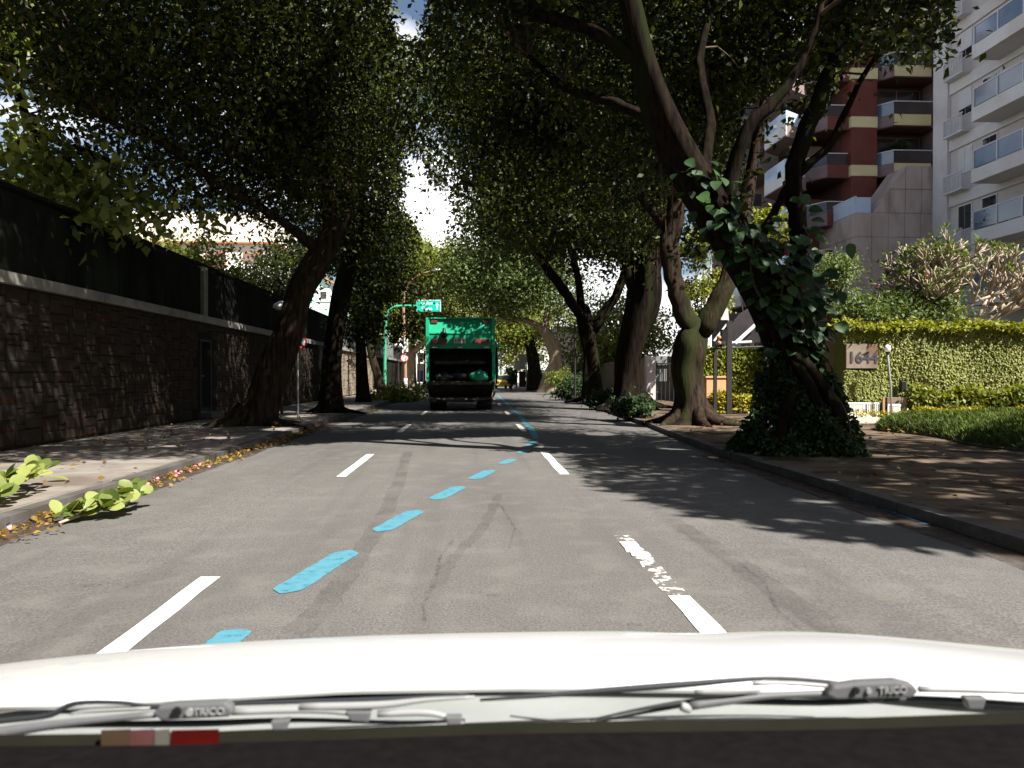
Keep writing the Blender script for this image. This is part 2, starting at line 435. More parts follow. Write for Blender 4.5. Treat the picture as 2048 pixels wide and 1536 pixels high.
M['wiperblack'] = mat('black_wiper_rubber', (0.022, 0.024, 0.026), rough=0.55)
M['wiperlight'] = mat('bright_wiper_metal', (0.26, 0.26, 0.255), rough=0.4)
M['dash'] = mat('dark_dashboard', (0.0060, 0.0051, 0.0054), (0.0090, 0.0078, 0.0081), rough=0.95, scale=60, spec=0.02)
M['frit'] = mat('olive_windscreen_edge', (0.0095, 0.0091, 0.0060), (0.0139, 0.0129, 0.0088), rough=0.6, spec=0.02, scale=6)
M['redreflection'] = mat('red_reflection', (0.0493, 0.0022, 0.0017), (0.0246, 0.0017, 0.0011), rough=0.7, spec=0.02, scale=12)  # colours of papers mirrored in the windscreen, painted on solid strips
M['tanreflection'] = mat('tan_reflection', (0.0277, 0.0181, 0.0097), (0.0362, 0.0254, 0.0150), rough=0.7, spec=0.02, scale=12)
M['whitereflection'] = mat('white_reflection', (0.0580, 0.0554, 0.0462), rough=0.7, spec=0.02)
M['pinkreflection'] = mat('pink_reflection', (0.0466, 0.0150, 0.0150), (0.0550, 0.0254, 0.0235), rough=0.7, spec=0.02, scale=12)

# ================================================================== SETTING
def interp(Y, tab):
    ys, xs = zip(*tab)
    return float(np.interp(Y, ys, xs))
KR = lambda Y: interp(Y, [(-20, 4.15), (13, 4.15), (20, 4.6), (40, 5.4), (64, 6.2), (150, 8.0)])
KL = lambda Y: -4.1
ground = MB().add([(-500, -200, -0.06), (500, -200, -0.06), (500, 900, -0.06), (-500, 900, -0.06)], [(0, 1, 2, 3)]).build('ground', M['ground'])
tag(ground, kind='structure')

rows = [-20] + list(range(-10, 70, 2)) + [80, 100, 130, 170]
mb = MB()
for Y in rows:
    mb.v += [(KL(Y) - (0 if Y < 66 else 12), Y, 0.0), (-1.7, Y, 0.012), (1.2, Y, 0.012), (KR(Y) + (0 if Y < 66 else 8), Y, 0.0)]
for i in range(len(rows) - 1):
    for k in range(3):
        mb.f.append((i*4 + k, i*4 + k + 1, i*4 + 5 + k, i*4 + 4 + k))
road = mb.build('road', M['asphalt']); tag(road, kind='structure')

def strip(a, b, w, z, jag=0.0, n=1):
    """painted strip between two ground points"""
    a, b = Vector((a[0], a[1])), Vector((b[0], b[1]))
    d = (b - a); L = d.length; d.normalize(); nn = Vector((-d.y, d.x))
    v, f = [], []
    for i in range(n + 1):
        c = a + d * (L * i / n)
        e = jag if 0 < i < n else 0
        w0 = w / 2 + random.uniform(-e, e); w1 = w / 2 + random.uniform(-e, e)
        v += [(*(c + nn * w0), z), (*(c - nn * w1), z)]
    for i in range(n): f.append((2*i, 2*i + 1, 2*i + 3, 2*i + 2))
    return v, f

for k in range(0, 8):
    y0, y1 = 2.3 + 8.2 * k, 5.3 + 8.2 * k
    MB().add(*strip((-1.74, y0), (-1.74, y1), 0.13, 0.0165, 0.006, 8)).build('lane_marking', M['white_paint'], road)
# the right lane line: its nearest dash is worn away in the middle
MB().add(*strip((1.25, 10.6), (1.25, 13.6), 0.13, 0.0165, 0.008, 8)).build('lane_marking', M['white_paint'], road)
MB().add(*strip((1.25, 3.0), (1.25, 4.7), 0.13, 0.0165, 0.008, 6)).build('lane_marking', M['white_paint'], road)
w = MB().add(*strip((1.25, 4.7), (1.25, 6.5), 0.13, 0.0165, 0.02, 8)).build('lane_marking', M['worn_paint'], road)
w['label'] = 'worn flaking white lane dash'
MB().add(*strip((1.24, 5.75), (1.24, 6.25), 0.12, 0.0195, 0.012, 5)).build('lane_marking', M['white_paint'], road)
for k in range(2, 7):
    MB().add(*strip((1.25, 2.5 + 8.2 * k), (1.25, 5.3 + 8.2 * k), 0.13, 0.0165, 0.006, 6)).build('lane_marking', M['white_paint'], road)
# the blue dashes wander from the left lane line across the lane, then run on as one line
for (x0, y0, x1, y1, wd) in [(425, 1310, 478, 1264, .17), (562, 1192, 702, 1104, .20), (756, 1067, 836, 1023, .19), (868, 1002, 922, 975, .19),
                             (945, 961, 983, 942, .19), (1003, 930, 1026, 920, .18), (1041, 908, 1055, 900, .17), (1058, 893, 1070, 884, .16)]:
    a, b = G(x0, y0), G(x1, y1)
    d = (b - a); L = d.length; d.normalize(); nn = Vector((-d.y, d.x, 0))
    v = []
    m_ = 14
    for sd_ in (1, -1):
        for i in range(m_ + 1):
            t = i / m_ if sd_ == 1 else 1 - i / m_
            e = min(1, math.sqrt(max(0.0, 1 - (2*t - 1)**6)) + 0.12)
            p = a + d * (L * t) + nn * (sd_ * wd / 2 * e + random.uniform(-.006, .006))
            v.append((p.x, p.y, 0.0165))
    MB().add(v, [tuple(range(len(v) - 1, -1, -1))]).build('blue_dash', M['blue_paint'], road)
bl = [G(1072, 880), G(1064, 862), G(1050, 845), G(1036, 828), G(1018, 812), G(1003, 798), G(994, 790)]
for a, b in zip(bl[:-1], bl[1:]):
    MB().add(*strip((a.x, a.y), (b.x, b.y), 0.15, 0.0175, 0.01, 6)).build('blue_line', M['blue_paint'], road)
# tar seams
for pl, wd in [([(815, 905), (800, 960), (770, 1030), (715, 1120), (650, 1215), (560, 1300)], 0.16), ([(1340, 1040), (1450, 1110), (1560, 1190), (1700, 1290)], 0.20),
               ([(1000, 990), (965, 1060), (905, 1120), (870, 1180)], 0.10)]:
    g = [G(*p) for p in pl]
    mb = MB()
    for a, b in zip(g[:-1], g[1:]): mb.add(*strip((a.x, a.y), (b.x, b.y), wd, 0.0145, 0.018, 14))
    mb.build('tar_seam', M['tar'], road)
for pl in ([(905, 1085), (880, 1120), (872, 1165), (845, 1215), (850, 1250)], [(1000, 1010), (1030, 1060), (1018, 1100)], [(250, 1180), (310, 1165), (360, 1150)], [(1480, 1130), (1530, 1170), (1555, 1225), (1610, 1270)], [(520, 1000), (560, 985), (600, 990)]):
    g = [G(*p) for p in pl]; mb = MB()
    for a, b in zip(g[:-1], g[1:]): mb.add(*strip((a.x, a.y), (b.x, b.y), .022, 0.0148, 0.009, 8))
    mb.build('crack', M['crack'], road)
for (px_, py_, s_) in [(180, 1175, .10), (985, 1195, .06), (1270, 1255, .07), (370, 1130, .05)]:
    c = G(px_, py_)
    v = [(c.x + s_ * random.uniform(.6, 1) * math.cos(a), c.y + .6 * s_ * random.uniform(.5, 1) * math.sin(a), 0.0150) for a in np.linspace(0, 6.0, 9)]
    MB().add(v, [tuple(range(9))]).build('oil_spot', M['tar'], road)

mb = MB(); mb.add(*strip((-3.93, 3), (-3.93, 40), .40, 0.013, .05, 60)); mb.build('gutter_dirt', M['gutter'], road)
mb = MB(); mb.add(*strip((4.0, 3), (4.0, 13), .34, 0.013, .04, 20)); mb.build('gutter_dirt', M['gutter'], road)
a, b = G(1625, 970), G(1860, 1052)
MB().add(*strip((a.x, a.y), (b.x, b.y), .13, 0.0175, .02, 12)).build('blue_kerb_line', M['kerb_blue'], road)

# pavements with kerb stones
left_pav = MB().box(-7.75, -4.27, -12, 66, -0.05, 0.11).build('left_pavement', M['pavement']); tag(left_pav, kind='structure')
mb = MB()
ys = list(range(-12, 66, 2))
for Y in ys: mb.v += [(KR(Y) + .17, Y, .11), (10.6, Y, .11), (KR(Y) + .17, Y, -.05), (10.6, Y, -.05)]
for i in range(len(ys) - 1):
    a, b = i*4, i*4 + 4
    mb.f += [(a, a+1, b+1, b), (a+2, a, b, b+2), (a+1, a+3, b+3, b+1)]
right_pav = mb.build('right_pavement', M['dirt']); tag(right_pav, kind='structure')
def kerb_mesh():
    m_ = MB().box(-.08, .08, -.49, .49, -.05, .16).mesh('kerb_stone'); m_.materials.append(M['kerb']); return m_
km = kerb_mesh()
for side, par in ((-1, left_pav), (1, right_pav)):
    for Y in np.arange(3.0, 62, 1.0):
        o = bpy.data.objects.new('kerb_stone', km)
        X = -4.19 if side < 0 else KR(Y) + .085
        o.location = (X + random.uniform(-.008, .008), Y, random.uniform(-.008, .006) - .045)
        sl = 0 if side < 0 else math.atan((KR(Y + .5) - KR(Y - .5)))
        o.rotation_euler = (random.uniform(-.008, .008), random.uniform(-.01, .01), -sl)
        col.objects.link(o); adopt(o, par)

# paving joints on the left pavement: big cast slabs, a hair's breadth apart
for k, Y in enumerate(np.arange(7.0, 20, 2.1)):
    for j, (xa, xb) in enumerate(((-7.6, -6.0), (-5.98, -4.3))):
        MB().box(xa, xb, Y + .012, Y + 2.09, .06, .118 + random.uniform(0, .006)).build('paving_slab', M['pavement'], left_pav)

garden = MB().box(10.6, 60, -10, 23.0, -0.05, 0.13).build('garden_ground', M['ground']); tag(garden, kind='structure')
terrace = MB().box(11.1, 60, 23.3, 90, -0.05, 2.45).build('garden_terrace', M['ground']); tag(terrace, kind='structure')
path = MB().prism([(8.8, 19.6), (17, 19.9), (17, 22.3), (9.6, 22.3)], 0.13, 0.158).build('garden_path', M['path']); tag(path, kind='structure')
far_pav = MB().prism([(6.6, 66), (30, 66), (30, 100), (8.2, 100)], -0.05, 0.14).build('far_pavement', M['path']); tag(far_pav, kind='structure')

# ================================================================== LEFT WALL
WX = -7.66
wall = empty('stone_wall', (WX, 14, 0), label='long dark rubble stone boundary wall with pale coping along the left pavement', cat='wall')
dY0, dY1 = 22.6, 23.55      # doorway
mb = MB()
mb.box(WX - .45, WX - .05, 6, dY0, 0, 2.86); mb.box(WX - .45, WX - .05, dY1, 90, 0, 2.86); mb.box(WX - .45, WX - .05, dY0, dY1, 2.4, 2.86)
mb.build('mortar_core', M['mortar'], wall)
variants = []
for k in range(14):
    m_ = MB(); j = lambda a=.07: random.uniform(-a, a)
    def ring(s, x): return [(x + j(.25), -s + j(), -s + j()), (x + j(.25), s + j(), -s + j()), (x + j(.25), s + j(), s + j()), (x + j(.25), -s + j(), s + j())]
    m_.v = [(-1, -.5, -.5), (-1, .5, -.5), (-1, .5, .5), (-1, -.5, .5)] + ring(.47, .45) + ring(.38, .9)
    m_.f = [(0, 1, 5, 4), (1, 2, 6, 5), (2, 3, 7, 6), (3, 0, 4, 7), (4, 5, 9, 8), (5, 6, 10, 9), (6, 7, 11, 10), (7, 4, 8, 11), (8, 9, 10, 11)]
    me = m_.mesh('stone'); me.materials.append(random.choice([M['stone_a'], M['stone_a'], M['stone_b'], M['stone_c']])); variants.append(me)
stones = []
CH, NZ = .0900, 30                                   # packing grid of the squared rubble
def pack(y0, y1, cw):
    ny_ = int((y1 - y0) / cw); used = np.zeros((NZ, ny_), bool)
    for iz in range(NZ):
        for iy in range(ny_):
            if used[iz, iy]: continue
            w_, h_ = random.choice([(2, 2), (3, 2), (3, 3), (4, 2), (4, 3), (2, 1), (3, 1), (5, 3), (2, 3), (1, 1)])
            w_ = min(w_, ny_ - iy); h_ = min(h_, NZ - iz)
            while w_ > 1 and used[iz, iy:iy + w_].any(): w_ -= 1
            while h_ > 1 and used[iz:iz + h_, iy:iy + w_].any(): h_ -= 1
            used[iz:iz + h_, iy:iy + w_] = True
            Y_, Z_ = y0 + iy * cw, .155 + iz * CH
            if not (Y_ + w_ * cw > dY0 - .1 and Y_ < dY1 + .1 and Z_ < 2.5): stones.append((Y_, w_ * cw, Z_, h_ * CH))
pack(8.0, 34.0, .135); pack(34.0, 62.0, .26)
vis = sorted([s for s in stones if s[0] > 11.6], key=lambda s: s[0])
near = set(vis[:300])
rest = MB()
for s in stones:
    Y, L, z, h = s
    me = random.choice(variants)
    dp = random.uniform(.008, .030)
    if s in near:
        o = bpy.data.objects.new('stone', me)
        o.location = (WX - .05, Y + L/2, z + h/2); o.scale = (dp, L - .014, h - .013)
        col.objects.link(o); adopt(o, wall)
    else:
        vv = [(WX - .05 + q.co.x * dp, Y + L/2 + q.co.y * (L - .014), z + h/2 + q.co.z * (h - .013)) for q in me.vertices]
        rest.add(vv, [tuple(p.vertices) for p in me.polygons])
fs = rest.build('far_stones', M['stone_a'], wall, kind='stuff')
fs.data.materials.append(M['stone_sunlit']); fs.data.materials.append(M['stone_b'])
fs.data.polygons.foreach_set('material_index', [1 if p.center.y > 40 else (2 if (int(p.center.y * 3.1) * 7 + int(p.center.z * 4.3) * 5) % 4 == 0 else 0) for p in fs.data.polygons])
for k, Y in enumerate(np.arange(7, 89, 2.4)):
    MB().box(WX - .42, WX + .10 + random.uniform(-.006, .006), Y, Y + 2.39, 2.865, 3.06).build('coping_slab', M['coping'], wall)
# upper concrete parapet panels
for k, Y in enumerate(np.arange(7.4, 45, 2.6)):
    MB().box(WX - .40, WX - .14 - random.uniform(0, .015), Y + .01, Y + 2.59, 3.062, 4.46 + (0.06 if Y > 33 else 0)).build('parapet_panel', M['mossy'], wall)
    MB().box(WX - .44, WX - .10, Y, Y + 2.6 - .008, 4.53, 4.59).build('parapet_cap', M['mossy'], wall)
MB().box(WX - .30, WX - .05, 23.0, 23.35, 3.064, 4.5).build('parapet_post', M['pale_stain'], wall)
MB().box(WX - .30, WX - .06, 43.0, 43.9, 3.064, 4.3).build('parapet_post', M['pale_stain'], wall)
# railings on the far stretch
bars = MB()
for Y in np.arange(46.2, 88, .16): bars.box(WX - .25, WX - .21, Y, Y + .05, 3.06, 4.75)
bars.build('railing_bars', M['greyiron'], wall, kind='stuff')
for Y in np.arange(46, 88.5, 3.0): MB().box(WX - .30, WX - .16, Y, Y + .12, 3.061, 4.9).build('railing_post', M['greyiron'], wall)
for zz in (3.25, 4.6): MB().box(WX - .275, WX - .185, 46, 88, zz, zz + .06).build('rail', M['greyiron'], wall)
# door in the wall
door = empty('wall_door', (WX, 23.07, 0.15), label='narrow dark door recessed in the stone wall', cat='door')
MB().box(WX - .32, WX - .27, dY0 + .06, dY1 - .06, .45, 2.36).build('door_leaf', M['door'], door)
for y0, y1 in ((dY0 + .001, dY0 + .06), (dY1 - .06, dY1 - .001)): MB().box(WX - .34, WX - .02, y0, y1, .30, 2.39).build('door_frame', M['iron'], door)
MB().box(WX - .34, WX - .02, dY0 + .06, dY1 - .06, 2.34, 2.39).build('door_frame', M['iron'], door)
MB().cyl((WX - .26, dY1 - .16, 1.35), (WX - .18, dY1 - .16, 1.35), .03).build('door_handle', M['greyiron'], door)
MB().box(WX - .30, WX + .32, dY0 - .05, dY1 + .05, .15, .32).build('door_step', M['kerb'], door, bevel=.02)

# ================================================================== FOLIAGE
sx, sy = SUN.x / SUN.z, SUN.y / SUN.z
LIT = [(-9, 2.5), (-8.2, 11.3), (-4.3, 12), (-3.9, 15), (-2.4, 16.4), (1.2, 17.6), (1.55, 14), (1.5, 9.6), (2.2, 7.6), (3.0, 6.3), (4.3, 5.7), (5.2, 4.6), (5.2, -6), (-9, -6)]
GAPS = [([(770, -80), (862, -80), (856, 40), (842, 85), (792, 85)], .02),
        ([(800, 285), (845, 320), (862, 372), (905, 395), (905, 440), (885, 505), (850, 490), (825, 450), (800, 405), (810, 345)], .03),
        ([(215, 365), (330, 432), (430, 425), (520, 440), (515, 520), (440, 545), (330, 480), (230, 420)], .22),
        ([(1905, -300), (2300, -300), (2300, 700), (1905, 700)], .02),
        ([(1700, 118), (1905, 140), (1905, 470), (1620, 470), (1610, 300), (1650, 200)], .05),
        ([(1480, 200), (1620, 150), (1620, 470), (1480, 500)], .07),
        ([(835, 590), (1010, 625), (1010, 830), (835, 830)], .0),
        ([(630, 545), (690, 545), (690, 632), (630, 632)], .10),
        ([(-60, 40), (60, 80), (82, 330), (-60, 372)], .12),
        ([(758, 598), (890, 592), (890, 632), (800, 632), (788, 655), (788, 720), (756, 720)], .10),
        ([(798, 545), (880, 528), (890, 556), (835, 566), (820, 600), (818, 785), (798, 785)], .15)]
FLECKS = [(G(px, py).x, G(px, py).y, a, b) for px, py, a, b in [(1640, 1005, .30, .16), (1610, 1045, .30, .14), (1760, 1045, .5, .2), (1420, 950, .2, .14), (1340, 900, .4, .25), (1850, 935, .7, .22), (1950, 995, .45, .15),
          (1740, 925, .4, .2), (1900, 1010, .3, .12), (1480, 870, .5, .3), (1990, 1060, .25, .1), (1790, 985, .25, .1), (1680, 900, .3, .2), (1870, 890, .6, .3), (1960, 935, .4, .2), (1430, 838, .6, .5), (1550, 860, .4, .4),
          (430, 887, .35, .2), (560, 868, .5, .4), (330, 905, .25, .15), (600, 838, .5, .6), (690, 848, .5, .4), (760, 856, .4, .3), (1200, 868, .4, .4), (1290, 850, .4, .4), (1130, 838, .5, .5), (900, 848, .5, .35)]]
CMI = np.array(CM.transposed())

def inpoly(x, y, poly):
    ins = np.zeros(len(x), bool); n = len(poly)
    for i in range(n):
        x0, y0 = poly[i]; x1, y1 = poly[(i+1) % n]
        c = ((y0 > y) != (y1 > y)) & (x < (x1 - x0) * (y - y0) / ((y1 - y0) if y1 != y0 else 1e-9) + x0)
        ins ^= c
    return ins

def keepers(p):
    """where the crowns let the sun through to the road, the wall and the hedge, and where the sky shows"""
    n = len(p); k = np.ones(n, bool)
    gx, gy = p[:, 0] - sx * p[:, 2], p[:, 1] - sy * p[:, 2]
    k &= ~inpoly(gx + rng.normal(0, .10, n), gy + rng.normal(0, .10, n), LIT)
    k &= ~(inpoly(gx, gy, [(9.6, 14.8), (17, 14.8), (17, 20.5), (9.6, 20.5)]) & (rng.random(n) > .22))
    fx, fy = gx + rng.normal(0, .05, n), gy + rng.normal(0, .05, n)
    for (cx_, cy_, a_, b_) in FLECKS: k &= ((fx - cx_) / a_) ** 2 + ((fy - cy_) / (b_ * 1.6)) ** 2 > 1
    def plane_y(Y, x0, x1, z0, z1, prob):
        t = (Y - p[:, 1]) / (-sy); hx, hz = p[:, 0] - sx * t, p[:, 2] - t
        return (t > 0) & (hx > x0) & (hx < x1) & (hz > z0) & (hz < z1) & (rng.random(n) > prob)
    k &= ~plane_y(29.9, -1.9, -.70, 2.85, 3.8, .0)
    k &= ~plane_y(29.9, -.2, 1.0, 2.62, 2.98, .1)
    k &= ~plane_y(29.9, -.7, .9, 2.95, 3.6, .35)
    k &= ~plane_y(22.5, 11.3, 22, 0.1, 3.2, .02)
    k &= ~plane_y(26.0, 13, 22, 2.6, 7, .05)
    k &= ~plane_y(27.0, 7.4, 11, 0.3, 2.6, .12)
    k &= ~plane_y(20.5, 10.2, 16, -.2, .4, .15)
    k &= ~plane_y(50, -26, -11, 4, 12, .02)
    k &= ~plane_y(60, -16, -8, 5, 10, .02)
    k &= ~plane_y(55, -7.5, 0, 4, 9, .25)
    k &= ~plane_y(12.0, 4.6, 5.7, 1.2, 2.3, .1)
    k &= ~plane_y(16.2, -11.6, -8.8, 4.8, 9.5, .08)
    t = (p[:, 0] - WX) / sx; hy, hz = p[:, 1] - sy * t, p[:, 2] - t
    k &= ~((t > 0) & (hy > 46.5) & (hy < 62) & (hz > .1) & (hz < 3.0) & (rng.random(n) > .12))
    q = (p - np.array(CAM)) @ CMI.T
    d = -q[:, 2]; ok = d > .5; d = np.where(ok, d, 1)
    px = 1024 + F * q[:, 0] / d; py = 768 - F * q[:, 1] / d
    jx, jy = px + rng.normal(0, 7, n), py + rng.normal(0, 7, n)
    for i, (poly, prob) in enumerate(GAPS):
        near_only = (d < {6: 31, 9: 55.5, 10: 59.5}.get(i, 999))
        k &= ~(ok & near_only & inpoly(jx, jy, poly) & (rng.random(n) > prob))
    return k

def unit(a): return a / np.maximum(np.linalg.norm(a, axis=1, keepdims=True), 1e-9)

def leaf_object(name, p, L, ratio, m, parent, tint, axis=None, nrm=None, kind=None, local=False, wild=.8):
    n = len(p)
    if axis is None: axis = unit(rng.normal(0, 1, (n, 3)) + np.array([0, 0, -.25]))
    else: axis = unit(axis + rng.normal(0, wild * .5, (n, 3)))
    if nrm is None: nrm = np.array([[.22, -.30, .9]]) + rng.normal(0, .62, (n, 3))
    else: nrm = nrm + rng.normal(0, wild * .6, (n, 3))
    side = unit(np.cross(axis, nrm)); nn = np.cross(side, axis)
    l = (L * rng.uniform(.7, 1.25, n))[:, None]; w = l * ratio * .5
    v = np.empty((n, 4, 3), np.float32)
    v[:, 0] = p
    v[:, 1] = p + axis * l * .45 + side * w + nn * l * .10
    v[:, 2] = p + axis * l - nn * l * .06
    v[:, 3] = p + axis * l * .45 - side * w + nn * l * .10
    me = bpy.data.meshes.new(name)
    me.vertices.add(4 * n); me.vertices.foreach_set('co', v.ravel())
    me.loops.add(4 * n); me.loops.foreach_set('vertex_index', np.arange(4 * n, dtype=np.int32))
    me.polygons.add(n)
    me.polygons.foreach_set('loop_start', np.arange(0, 4 * n, 4, dtype=np.int32))
    me.polygons.foreach_set('loop_total', np.full(n, 4, np.int32))
    me.update(calc_edges=True)
    at = me.attributes.new('tint', 'FLOAT', 'POINT')
    at.data.foreach_set('value', np.repeat(np.clip(tint, 0, 1), 4).astype(np.float32))
    me.materials.append(m)
    o = bpy.data.objects.new(name, me); col.objects.link(o)
    if parent is not None: adopt(o, parent, local)
    if kind: o['kind'] = kind
    return o

def clump_points(ells, per, cr, shell=.45):
    P_, T_, C_ = [], [], []
    for (cx, cy, cz, rx, ry, rz, nc) in ells:
        d = unit(rng.normal(0, 1, (nc, 3)))
        r = rng.random(nc) ** shell
        c = np.array([cx, cy, cz]) + d * r[:, None] * np.array([rx, ry, rz])
        if nc > 24:                                      # boughs: clumps gather round fewer leaders
            ns = max(4, nc // 8)
            c = c[rng.integers(0, ns, nc)] + rng.normal(0, 1, (nc, 3)) * np.array([min(cr * 1.75, rx * .4), min(cr * 1.75, ry * .4), min(cr * .95, rz * .4)])
        C_.append(c)
        s = rng.uniform(.6, 1.3, nc)
        m = np.maximum(8, (per * s ** 2)).astype(int)
        idx = np.repeat(np.arange(nc), m)
        off = rng.normal(0, 1, (len(idx), 3)) * np.array([cr, cr, cr * .6]) * s[idx][:, None]
        P_.append(c[idx] + off)
        T_.append(np.clip(rng.uniform(.1, .75, nc)[idx] + rng.normal(0, .2, len(idx)), 0, 1))
    return np.concatenate(P_), np.concatenate(T_), np.concatenate(C_)

def bark_flute(seed, base):
    r_ = random.Random(seed)
    a1, a2, a3 = (r_.uniform(0, 6.28) for _ in range(3))
    def fl(a, t):
        f = 1 + .10 * math.cos(3 * a + a1 + 2.2 * t) + .07 * math.cos(5 * a + a2 - 3 * t) + .05 * math.cos(9 * a + a3 + 5 * t) + .05 * math.sin(17 * t + a * 2 + a1)
        if base: f += max(0, 1 - t * 4.5) ** 1.5 * .55 * max(0, math.cos(2.5 * a + a2)) ** 2
        return f
    return fl

def limb_points(spec, sub=5):
    pr = [(*P(a, b, c), r) for a, b, c, r in spec]
    cp = catmull(pr, sub)
    pts = [Vector(c[:3]) for c in cp]; rad = [max(.012, float(c[3])) for c in cp]
    return pts, rad

def tree(name, label, trunk, limbs, ells, leaf=.15, per=70, cr=.45, lm='leaf', bark='bark', group=None, twigs=60, ratio=.55, sides=14, free=False, roots=0):
    tp, tr = limb_points(trunk, 6)
    b = tp[0].copy(); b.z = 0.13
    root = empty(name, b, label=label, cat='tree', group=group)
    tp[0].z = 0.10
    sd_ = random.randint(0, 9999)
    d_ = (tp[-1] - tp[-2]).normalized()
    for f_, g_ in ((.35, .86), (.6, .6), (.75, .2)): tp.append(tp[-1] + d_ * tr[-1] * f_ * .6); tr.append(tr[-1] * g_)
    MB().tube(tp, tr, 26 if sides > 10 else 14, flute=bark_flute(sd_, True)).build('trunk', M[bark], root, smooth=True)
    for k in range(roots):
        a = 6.283 * k / roots + random.uniform(-.35, .35); dv = Vector((math.cos(a), math.sin(a), 0)); r0 = tr[0]
        e = random.uniform(1.9, 3.0)
        sdv = Vector((-dv.y, dv.x, 0)) * random.uniform(-.4, .4) * r0
        rp_ = catmull([(*(b + dv * r0 * .35 + Vector((0, 0, .75 * r0))), r0 * .34), (*(b + dv * r0 * .95 + Vector((0, 0, .22 * r0))), r0 * .26), (*(b + dv * r0 * 1.5 + sdv * .5 + Vector((0, 0, .03))), r0 * .17), (*(b + dv * r0 * e + sdv * 1.5 + Vector((0, 0, -.05))), r0 * .07)], 4)
        MB().tube([q[:3] for q in rp_], [q[3] for q in rp_], 10, flute=bark_flute(sd_ + 90 + k, False)).build('root', M[bark], root, smooth=True)
    samples = list(tp[len(tp)//2:])
    for k, lb in enumerate(limbs):
        lp, lr = limb_points(lb)
        wob = [Vector((random.uniform(-1, 1), random.uniform(-1, 1), random.uniform(-1, 1))) * lr[i] * .18 for i in range(len(lp))]
        lp = [p + (w if i else Vector()) for i, (p, w) in enumerate(zip(lp, wob))]
        MB().tube(lp, lr, sides, flute=bark_flute(sd_ + k + 1, False)).build('limb', M[bark], root, smooth=True)
        samples += lp
    p, t, c = clump_points(ells, per, cr)
    if lm == 'leaf': t = t ** 1.9
    if not free: k = keepers(p); p, t = p[k], t[k]
    leaf_object('crown', p, leaf, ratio, M[lm], root, t)
    if twigs and len(samples):
        kc = c[keepers(c)]
        sel = kc[rng.permutation(len(kc))[:twigs]]
        S = np.array([tuple(s) for s in samples])
        mb = MB()
        for q in sel:
            dd = np.linalg.norm(S - q, axis=1) + rng.random(len(S)) * .8
            i = int(np.argmin(dd)); a = Vector(S[i]); e = Vector(q); L = (e - a).length
            if L < .3 or L > 5: continue
            m1 = a.lerp(e, .35) + Vector((random.uniform(-.1, .1) * L, random.uniform(-.1, .1) * L, .10 * L))
            m2 = a.lerp(e, .7) + Vector((random.uniform(-.1, .1) * L, random.uniform(-.1, .1) * L, .06 * L))
            r0 = min(.040, .012 + .008 * L)
            mb.tube([a, m1, m2, e], [r0, r0 * .7, r0 * .45, .008], 5, cap=False)
        if mb.v: mb.build('twigs', M['twig'], root, smooth=True, kind='stuff')
    return root

def E(px, py, Y, rx, ry, rz, n):
    q = P(px, py, Y); return (q.x, q.y, q.z, rx, ry, rz, n)

# ================================================================== STREET TREES
tree('ficus_tree', 'thick leaning ficus trunk on the left pavement, nearest tree to the stone wall door',
     [(505, 868, 20, 0.561), (528, 800, 20, 0.399), (552, 730, 20, 0.357), (582, 650, 20, 0.323), (602, 580, 20, 0.306), (640, 515, 20, 0.315), (668, 462, 20, 0.264)],
     [[(664, 478, 20, 0.230), (655, 380, 20, 0.204), (640, 290, 19.5, 0.170), (628, 200, 19, 0.153), (652, 110, 18.5, 0.128), (700, 40, 18, 0.102), (745, -50, 18, 0.060)],
      [(650, 320, 19.6, 0.136), (608, 258, 19, 0.119), (540, 170, 18, 0.102), (490, 90, 17, 0.085), (440, 10, 16, 0.043)],
      [(640, 505, 20, 0.135), (560, 440, 19, 0.110), (440, 370, 18, 0.092), (330, 290, 17, 0.073), (200, 235, 16, 0.037)],
      [(632, 215, 19, 0.102), (598, 140, 18.7, 0.111), (575, 60, 18.4, 0.102), (555, -40, 18, 0.068)],
      [(668, 468, 20, 0.170), (700, 400, 21, 0.136), (692, 300, 21.5, 0.111), (740, 205, 22, 0.060)],
      [(600, 400, 19.4, 0.085), (520, 330, 18.6, 0.076), (450, 300, 18, 0.060), (360, 180, 17, 0.043)]],
     [(-9.5, 15.5, 8.2, 3.6, 3.5, 2.6, 330), (-6.2, 16.5, 8.8, 3.6, 3.5, 2.6, 360), (-3.4, 17.5, 9.9, 2.9, 3.2, 2.5, 260), (-7.0, 20, 6.6, 3.4, 2.6, 1.5, 170),
      (-4.6, 19.5, 6.6, 1.9, 2.0, 1.7, 100), (.3, 9.0, 10.8, 3.0, 3.8, 1.6, 300), (3.2, 11.2, 10.8, 2.6, 2.6, 1.4, 170), (-3.2, 11.5, 10.9, 2.6, 4.2, 1.5, 220), (-6.5, 10.5, 10.6, 4.0, 4.0, 1.6, 260), (-9.5, 19, 9.5, 3, 3, 2.5, 180), (-4.0, 21.5, 8.6, 2.0, 1.6, 1.2, 100)],
     per=58, twigs=200, roots=7)
